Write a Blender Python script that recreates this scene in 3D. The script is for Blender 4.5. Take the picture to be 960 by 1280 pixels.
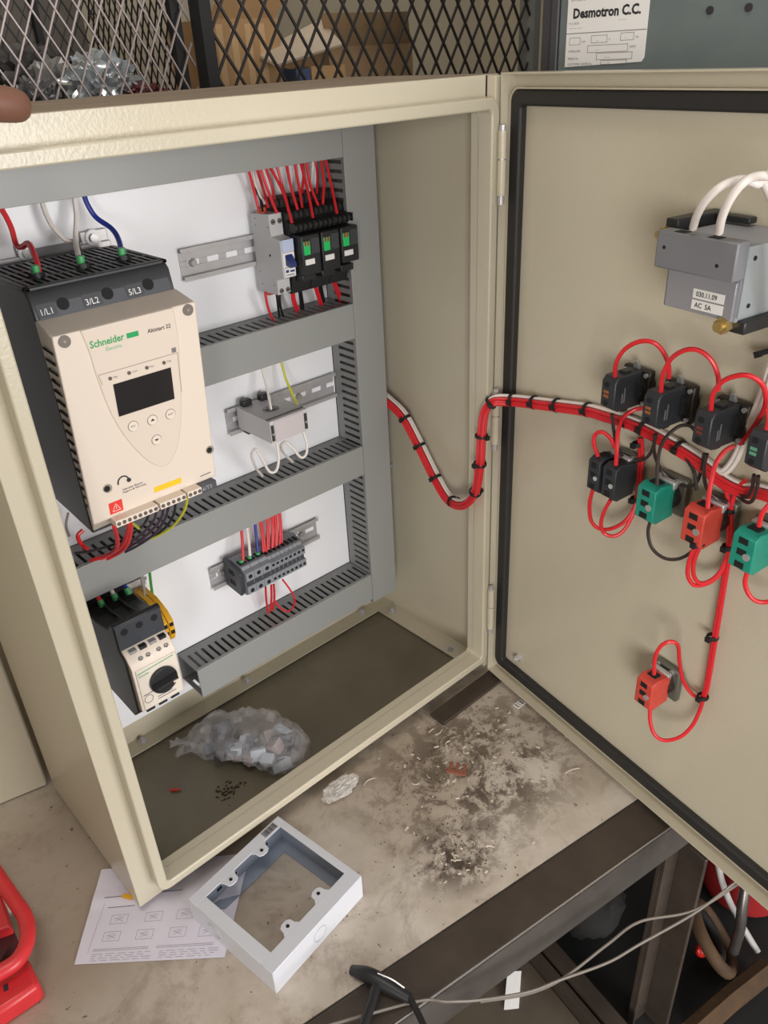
import bpy, bmesh, math, random
from mathutils import Vector, Matrix, noise
for o in list(bpy.data.objects): bpy.data.objects.remove(o)
S = 0.001                      # everything below is written in millimetres
sc = bpy.context.scene
COL = sc.collection
random.seed(7)

# ------------------------------------------------------------------ camera
cd = bpy.data.cameras.new('camera'); cam = bpy.data.objects.new('camera', cd); COL.objects.link(cam)
cd.sensor_fit = 'VERTICAL'; cd.sensor_height = 36.0; cd.lens = 992.97 / 1280 * 36.0
cd.clip_start = 0.01; cd.clip_end = 50
cam.matrix_world = Matrix(((0.73509274, 0.36963455, -0.56833878, -0.13791), (-0.67631528, 0.3413311, -0.65275625, -0.60027),
                           (-0.04728956, 0.86421258, 0.5008995, 0.79668), (0, 0, 0, 1)))
sc.camera = cam
# ------------------------------------------------------------------ light
w = bpy.data.worlds.new('workshop'); sc.world = w; w.use_nodes = True
w.node_tree.nodes['Background'].inputs[0].default_value = (0.95, 0.97, 1.0, 1)
w.node_tree.nodes['Background'].inputs[1].default_value = 0.42
def area(name, loc, target, sx, sy, power, col):
    l = bpy.data.lights.new(name, 'AREA'); l.shape = 'RECTANGLE'; l.size = sx; l.size_y = sy; l.energy = power; l.color = col
    o = bpy.data.objects.new(name, l); COL.objects.link(o); o.location = loc
    o.rotation_euler = (Vector(target) - Vector(loc)).to_track_quat('-Z', 'Y').to_euler()
    return o
area('roller_door_daylight', (0.5, -3.3, 0.6), (0.3, 0, 0.4), 1.8, 1.2, 86, (1.0, 0.975, 0.95))
area('added_left_fill', (-2.3, -2.4, 0.8), (0.5, -0.1, 0.4), 1.4, 1.1, 88, (1.0, 0.97, 0.93))  # added fill from the left front, brightens the door and right inner wall
area('ceiling_tubes', (-0.3, -0.5, 3.0), (0.2, -0.1, 0), 1.6, 0.5, 22, (1.0, 0.92, 0.82))
vs = sc.view_settings
vs.view_transform = 'Standard'; vs.look = 'None'; vs.gamma = 1.0; vs.use_curve_mapping = False; vs.exposure = -0.06

# ------------------------------------------------------------------ materials
def lin(c): return tuple(((v / 255) / 12.92 if v / 255 <= 0.04045 else ((v / 255 + 0.055) / 1.055) ** 2.4) for v in c) + (1,)
MATS = {}
def mat(name, rgb, rough=0.5, metal=0.0, var=None, vscale=8, vamt=0.5, bump=0, bscale=200, alpha=1, trans=0, spec=0.5, coat=0, rvar=0):
    if name in MATS: return MATS[name]
    m = bpy.data.materials.new(name); m.use_nodes = True; nt = m.node_tree; b = nt.nodes['Principled BSDF']
    b.inputs['Base Color'].default_value = lin(rgb); b.inputs['Roughness'].default_value = rough; b.inputs['Metallic'].default_value = metal
    b.inputs['Specular IOR Level'].default_value = spec; b.inputs['Coat Weight'].default_value = coat
    b.inputs['Alpha'].default_value = alpha; b.inputs['Transmission Weight'].default_value = trans
    tc = nt.nodes.new('ShaderNodeTexCoord')
    if var:
        n = nt.nodes.new('ShaderNodeTexNoise'); n.inputs['Scale'].default_value = vscale; n.inputs['Detail'].default_value = 6; n.inputs['Roughness'].default_value = 0.6
        nt.links.new(tc.outputs['Object'], n.inputs['Vector'])
        r = nt.nodes.new('ShaderNodeValToRGB'); r.color_ramp.elements[0].position = 0.5 - 0.5 * (1 - vamt) - 0.05; r.color_ramp.elements[1].position = 0.72
        r.color_ramp.elements[0].color = lin(rgb); r.color_ramp.elements[1].color = lin(var)
        nt.links.new(n.outputs['Fac'], r.inputs['Fac']); nt.links.new(r.outputs['Color'], b.inputs['Base Color'])
        if rvar:
            mr = nt.nodes.new('ShaderNodeMapRange'); mr.inputs['To Min'].default_value = rough - rvar; mr.inputs['To Max'].default_value = rough + rvar
            nt.links.new(n.outputs['Fac'], mr.inputs['Value']); nt.links.new(mr.outputs['Result'], b.inputs['Roughness'])
    if bump:
        n2 = nt.nodes.new('ShaderNodeTexNoise'); n2.inputs['Scale'].default_value = bscale; n2.inputs['Detail'].default_value = 2
        nt.links.new(tc.outputs['Object'], n2.inputs['Vector'])
        bp = nt.nodes.new('ShaderNodeBump'); bp.inputs['Strength'].default_value = bump; bp.inputs['Distance'].default_value = 0.001
        nt.links.new(n2.outputs['Fac'], bp.inputs['Height']); nt.links.new(bp.outputs['Normal'], b.inputs['Normal'])
    MATS[name] = m
    return m
cream = mat('cabinet_paint', (200, 192, 172), 0.25, bump=0.22, bscale=330, var=(194, 185, 164), vscale=3)
panelw = mat('panel_white', (243, 243, 246), 0.35, var=(236, 236, 240), vscale=6)
ductg = mat('duct_grey', (150, 151, 149), 0.36)
ductin = mat('duct_wall_grey', (130, 131, 130), 0.5)
zinc = mat('zinc_steel', (206, 204, 204), 0.34, 0.45, var=(188, 186, 188), vscale=30)
chrome = mat('screw_steel', (206, 206, 206), 0.25, 0.7)
black = mat('black_plastic', (34, 35, 38), 0.42)
blackm = mat('black_matte', (24, 24, 25), 0.7)
dkgrey = mat('starter_black', (50, 51, 54), 0.45)
dkgrey2 = mat('starter_grey', (74, 76, 82), 0.45)
starter = mat('starter_cream', (226, 212, 198), 0.42)
startershade = mat('starter_cream_shaded', (150, 140, 128), 0.5)  # shaded copy of the starter cream, for dimples, recesses and outlines
green = mat('logo_green', (30, 160, 90), 0.5)
ink = mat('ink', (45, 42, 48), 0.6)
inkl = mat('ink_light', (120, 115, 118), 0.6)
lcd = mat('lcd_glass', (38, 36, 38), 0.15)
redw = mat('wire_red', (214, 40, 48), 0.38)
whitew = mat('wire_white', (226, 218, 212), 0.4)
bluew = mat('wire_blue', (34, 50, 140), 0.4)
blackw = mat('wire_black', (28, 28, 30), 0.4)
brownw = mat('wire_brown_black', (52, 42, 40), 0.4)
purplew = mat('wire_violet', (66, 48, 66), 0.4)
greyw = mat('wire_grey', (150, 142, 138), 0.4)
greenw = mat('wire_green', (60, 150, 60), 0.4)
ygw = mat('wire_yellow_green', (196, 196, 50), 0.4)
WIRE = dict(red=redw, white=whitew, blue=bluew, black=blackw, brown=brownw, purple=purplew, grey=greyw, green=greenw, yellow_green=ygw)
WN = dict(red='red', white='white', blue='blue', black='black', brown='dark brown', purple='violet', grey='grey', green='green', yellow_green='yellow-green')
ferrule = mat('ferrule_green', (70, 160, 100), 0.4)
yellow = mat('yellow_plastic', (238, 178, 40), 0.45)
sticker_red = mat('sticker_red', (226, 60, 50), 0.5)
sticker_yellow = mat('sticker_yellow', (240, 196, 40), 0.5)
lightgrey = mat('module_grey', (200, 196, 196), 0.45)
breaker = mat('breaker_grey', (188, 187, 188), 0.45)
bluelever = mat('lever_blue', (44, 56, 110), 0.4)
lens_blue = mat('window_blue', (188, 198, 226), 0.25)
flaggreen = mat('flag_green', (40, 190, 100), 0.4)
labelw = mat('label_white', (232, 230, 228), 0.5)
termg = mat('terminal_grey', (136, 140, 146), 0.5)
termd = mat('terminal_dark', (62, 64, 70), 0.5)
holem = mat('hole_dark', (16, 16, 17), 0.8)
rubber = mat('gasket_rubber', (40, 38, 38), 0.55, bump=0.3, bscale=150)
metaldark = mat('collar_metal', (84, 80, 74), 0.4, 0.6, var=(40, 38, 36), vscale=60)
cgreen = mat('contact_green', (24, 132, 112), 0.42, var=(30, 145, 125), vscale=90)
cred = mat('contact_red', (196, 60, 48), 0.42, var=(205, 80, 66), vscale=90)
cblack = mat('contact_black', (44, 47, 52), 0.45)
meterg = mat('meter_grey', (146, 148, 155), 0.42)
brass = mat('brass', (196, 170, 112), 0.35, 0.8)
boxw = mat('box_white_paint', (212, 214, 222), 0.4)
boxin = mat('box_zinc', (150, 158, 172), 0.45, 0.3)
paper = mat('paper', (222, 218, 232), 0.7)
redtool = mat('tool_red', (222, 54, 60), 0.35, var=(206, 48, 54), vscale=30)
darksteel = mat('mill_steel', (62, 53, 47), 0.42, 0.35, var=(88, 78, 70), vscale=14, bump=0.25, bscale=60)
baresteel = mat('bare_steel', (120, 114, 110), 0.33, 0.7, var=(90, 84, 80), vscale=25)
card = mat('cardboard', (176, 140, 98), 0.8, var=(160, 124, 84), vscale=10)
cardd = mat('cardboard_dark', (150, 122, 90), 0.8)  # darker brown board of the wide box
strand_l = mat('mesh_grey_steel', (156, 144, 142), 0.4, 0.4)
strand_d = mat('mesh_black', (40, 36, 36), 0.5)
bluegrey = mat('unit_blue_grey', (96, 106, 108), 0.4, var=(110, 118, 118), vscale=12)
wallm = mat('wall_beige', (184, 174, 154), 0.85, var=(172, 162, 142), vscale=3)
concrete = mat('floor_concrete', (96, 90, 82), 0.85, var=(76, 70, 64), vscale=9)
wood = mat('rusty_brown', (92, 66, 38), 0.8, var=(60, 44, 30), vscale=30)
skin = mat('skin', (120, 82, 66), 0.5)
plastic = mat('clear_bag', (214, 210, 212), 0.18, alpha=0.2)
plastic2 = mat('clear_wrap', (224, 220, 216), 0.15, alpha=0.45)

# ------------------------------------------------------------------ frames
HINGE = Vector((556.31, -15.01, 0)); PHI = math.atan2(-0.98467694, -0.17438843)
WORLD = Matrix.Identity(4)
DOOR = Matrix.Translation(HINGE) @ Matrix.Rotation(PHI, 4, 'Z')          # x along the door from its hinge, y out of the room side, z up
BENCH = Matrix.Translation(Vector((122.7, -277.5, -12))) @ Matrix.Rotation(math.radians(-9.8), 4, 'Z')
def mm(M):
    T = M.copy(); T.translation = T.translation * S; return T

# ------------------------------------------------------------------ builder
def catmull(pts, n=8):
    p = [Vector(q) for q in pts]
    if len(p) < 3: return p
    p = [2 * p[0] - p[1]] + p + [2 * p[-1] - p[-2]]; out = []
    for i in range(1, len(p) - 2):
        a, b, c, d = p[i - 1:i + 3]
        for k in range(n):
            t = k / n
            out.append(0.5 * ((2 * b) + (-a + c) * t + (2 * a - 5 * b + 4 * c - d) * t * t + (-a + 3 * b - 3 * c + d) * t ** 3))
    out.append(p[-2]); return out
def frames(path):
    n = len(path); T = []
    for i in range(n): T.append((path[min(i + 1, n - 1)] - path[max(i - 1, 0)]).normalized())
    u = T[0].orthogonal().normalized(); out = []
    for t in T:
        u = (u - t * u.dot(t)).normalized(); out.append((t, u, t.cross(u)))
    return out
class B:
    def __init__(s): s.v = []; s.f = []; s.sm = []
    def add(s, vs, fs, smooth=False):
        k = len(s.v); s.v += [Vector(q) for q in vs]; s.f += [[i + k for i in f] for f in fs]; s.sm += [smooth] * len(fs); return s
    def box(s, x0, x1, y0, y1, z0, z1):
        return s.add([(x0, y0, z0), (x1, y0, z0), (x1, y1, z0), (x0, y1, z0), (x0, y0, z1), (x1, y0, z1), (x1, y1, z1), (x0, y1, z1)],
                     [(0, 3, 2, 1), (4, 5, 6, 7), (0, 1, 5, 4), (1, 2, 6, 5), (2, 3, 7, 6), (3, 0, 4, 7)])
    def hexa(s, lo, hi):      # two quads, bottom ring and top ring
        return s.add(list(lo) + list(hi), [(0, 3, 2, 1), (4, 5, 6, 7), (0, 1, 5, 4), (1, 2, 6, 5), (2, 3, 7, 6), (3, 0, 4, 7)])
    def prism(s, poly, ax, a0, a1):   # poly: 2-d points, ax: axis of extrusion
        n = len(poly)
        def P(q, a): return (a, q[0], q[1]) if ax == 'x' else ((q[0], a, q[1]) if ax == 'y' else (q[0], q[1], a))
        vs = [P(q, a0) for q in poly] + [P(q, a1) for q in poly]
        return s.add(vs, [list(range(n)), list(range(2 * n - 1, n - 1, -1))] + [(i, i + n, (i + 1) % n + n, (i + 1) % n) for i in range(n)])
    def cyl(s, p0, p1, r, n=14, r1=None, smooth=True):
        p0, p1 = Vector(p0), Vector(p1); t = (p1 - p0).normalized(); u = t.orthogonal().normalized(); v = t.cross(u); r1 = r if r1 is None else r1
        c = [(math.cos(2 * math.pi * i / n), math.sin(2 * math.pi * i / n)) for i in range(n)]
        vs = [p0 + (u * a + v * b) * r for a, b in c] + [p1 + (u * a + v * b) * r1 for a, b in c]
        s.add(vs, [(i, (i + 1) % n, (i + 1) % n + n, i + n) for i in range(n)], smooth)
        k = len(s.v) - 2 * n
        s.f += [[k + i for i in range(n - 1, -1, -1)], [k + n + i for i in range(n)]]; s.sm += [False, False]; return s
    def tube(s, path, r, n=8, taper=None):
        fr = frames(path); m = len(path); vs = []
        for i, (q, (t, u, v)) in enumerate(zip(path, fr)):
            rr = r if taper is None else taper(i / (m - 1)) * r
            vs += [q + (u * math.cos(2 * math.pi * j / n) + v * math.sin(2 * math.pi * j / n)) * rr for j in range(n)]
        fs = [(i * n + j, i * n + (j + 1) % n, (i + 1) * n + (j + 1) % n, (i + 1) * n + j) for i in range(m - 1) for j in range(n)]
        s.add(vs, fs, True); k = len(s.v) - m * n
        s.f += [[k + j for j in range(n - 1, -1, -1)], [k + (m - 1) * n + j for j in range(n)]]; s.sm += [False, False]; return s
    def ring(s, c, axis, R, r, n=20, m=8, squash=1.0):   # torus
        c = Vector(c); t = Vector(axis).normalized(); u = t.orthogonal().normalized(); v = t.cross(u); vs = []
        for i in range(n):
            a = 2 * math.pi * i / n; d = u * math.cos(a) + v * math.sin(a)
            for j in range(m):
                b = 2 * math.pi * j / m; vs.append(c + d * (R + r * math.cos(b)) + t * r * squash * math.sin(b))
        return s.add(vs, [(i * m + j, ((i + 1) % n) * m + j, ((i + 1) % n) * m + (j + 1) % m, i * m + (j + 1) % m) for i in range(n) for j in range(m)], True)
    def rframe(s, o, i, ro, ri, y0, y1, n=6):    # rounded rectangular frame in the x-z plane, o/i = (x0,x1,z0,z1)
        def rr(q, r):
            x0, x1, z0, z1 = q; out = []
            for cx, cz, a0 in ((x1 - r, z1 - r, 0), (x0 + r, z1 - r, 90), (x0 + r, z0 + r, 180), (x1 - r, z0 + r, 270)):
                for k in range(n + 1):
                    a = math.radians(a0 + 90 * k / n); out.append((cx + r * math.cos(a), cz + r * math.sin(a)))
            return out
        A, Bq = rr(o, ro), rr(i, ri); N = len(A)
        vs = [(x, y0, z) for x, z in A] + [(x, y0, z) for x, z in Bq] + [(x, y1, z) for x, z in A] + [(x, y1, z) for x, z in Bq]; fs = []
        for k in range(N):
            q = (k + 1) % N
            fs += [(k, q, N + q, N + k), (2 * N + k, 3 * N + k, 3 * N + q, 2 * N + q), (k, 2 * N + k, 2 * N + q, q), (N + k, N + q, 3 * N + q, 3 * N + k)]
        return s.add(vs, fs)
    def blob(s, c, r, sub=3, amp=0.2, freq=0.05, seed=0):
        bm = bmesh.new(); bmesh.ops.create_icosphere(bm, subdivisions=sub, radius=1)
        vs = []
        for q in bm.verts:
            d = q.co.normalized(); k = 1 + amp * noise.noise(d * 3 * freq * 20 + Vector((seed, seed * 2, 0))) + amp * 0.6 * noise.noise(d * 9 * freq * 20 + Vector((seed, 0, seed)))
            vs.append((c[0] + d.x * r[0] * k, c[1] + d.y * r[1] * k, c[2] + d.z * r[2] * k))
        fs = [[q.index for q in f.verts] for f in bm.faces]; bm.free(); return s.add(vs, fs, False)
    def xf(s, M): s.v = [M @ q for q in s.v]; return s
    def obj(s, name, m, parent=None, frame=None, bevel=0, label=None, cat=None, group=None, kind=None, smooth=False, recenter=True):
        """parent given: coordinates are those of the parent's frame; else frame"""
        me = bpy.data.meshes.new(name)
        if parent is not None: off = parent['_o'] if '_o' in parent else (0, 0, 0); off = Vector(off)
        elif recenter:
            lo = [min(q[i] for q in s.v) for i in range(3)]; hi = [max(q[i] for q in s.v) for i in range(3)]
            off = Vector(((lo[0] + hi[0]) / 2, (lo[1] + hi[1]) / 2, lo[2]))
        else: off = Vector((0, 0, 0))
        me.from_pydata([tuple((q - off) * S) for q in s.v], [], s.f)
        me.polygons.foreach_set('use_smooth', [a or smooth for a in s.sm]); me.materials.append(m)
        bm = bmesh.new(); bm.from_mesh(me); bmesh.ops.recalc_face_normals(bm, faces=bm.faces); bm.to_mesh(me); bm.free()
        me.update()
        try: me.set_sharp_from_angle(angle=math.radians(38))
        except Exception: pass
        o = bpy.data.objects.new(name, me); COL.objects.link(o)
        if parent is not None: o.parent = parent; OFF[o] = off
        else:
            F = frame or WORLD; o.matrix_world = mm(F) @ Matrix.Translation(off * S); OFF[o] = off
        o['_o'] = tuple(off)
        if bevel:
            b = o.modifiers.new('bevel', 'BEVEL'); b.width = bevel * S; b.segments = 2; b.limit_method = 'ANGLE'; b.angle_limit = math.radians(40); b.harden_normals = False
        if label: o['label'] = label
        if cat: o['category'] = cat
        if group: o['group'] = group
        if kind: o['kind'] = kind
        return o
OFF = {}
def thing(name, label, cat, base, frame=None, group=None, kind=None):
    o = bpy.data.objects.new(name, None); COL.objects.link(o); o.empty_display_size = 0.02
    o.matrix_world = mm(frame or WORLD) @ Matrix.Translation(Vector(base) * S); o['_o'] = tuple(base)
    if label: o['label'] = label
    if cat: o['category'] = cat
    if group: o['group'] = group
    if kind: o['kind'] = kind
    return o
def text_b(body, size, fn, align='LEFT', bold=0.0, sx=1.0):
    """flat lettering as a mesh; fn maps text-plane mm (x, y) to a 3-d point"""
    c = bpy.data.curves.new('t', 'FONT'); c.body = body; c.size = size; c.align_x = align; c.offset = bold; c.resolution_u = 2
    o = bpy.data.objects.new('t', c); COL.objects.link(o); dg = bpy.context.evaluated_depsgraph_get()
    me = bpy.data.meshes.new_from_object(o.evaluated_get(dg)); bpy.data.objects.remove(o); bpy.data.curves.remove(c)
    b = B(); b.add([fn(v.co.x * sx, v.co.y) for v in me.vertices], [list(p.vertices) for p in me.polygons]); bpy.data.meshes.remove(me); return b
def wire(name, kind, pts, r, frame=None, label=None, group=None, n=8):
    return B().tube(catmull(pts, 8), r, n).obj(name, WIRE[kind], frame=frame, label=label, cat='wire', group=group)
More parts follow.
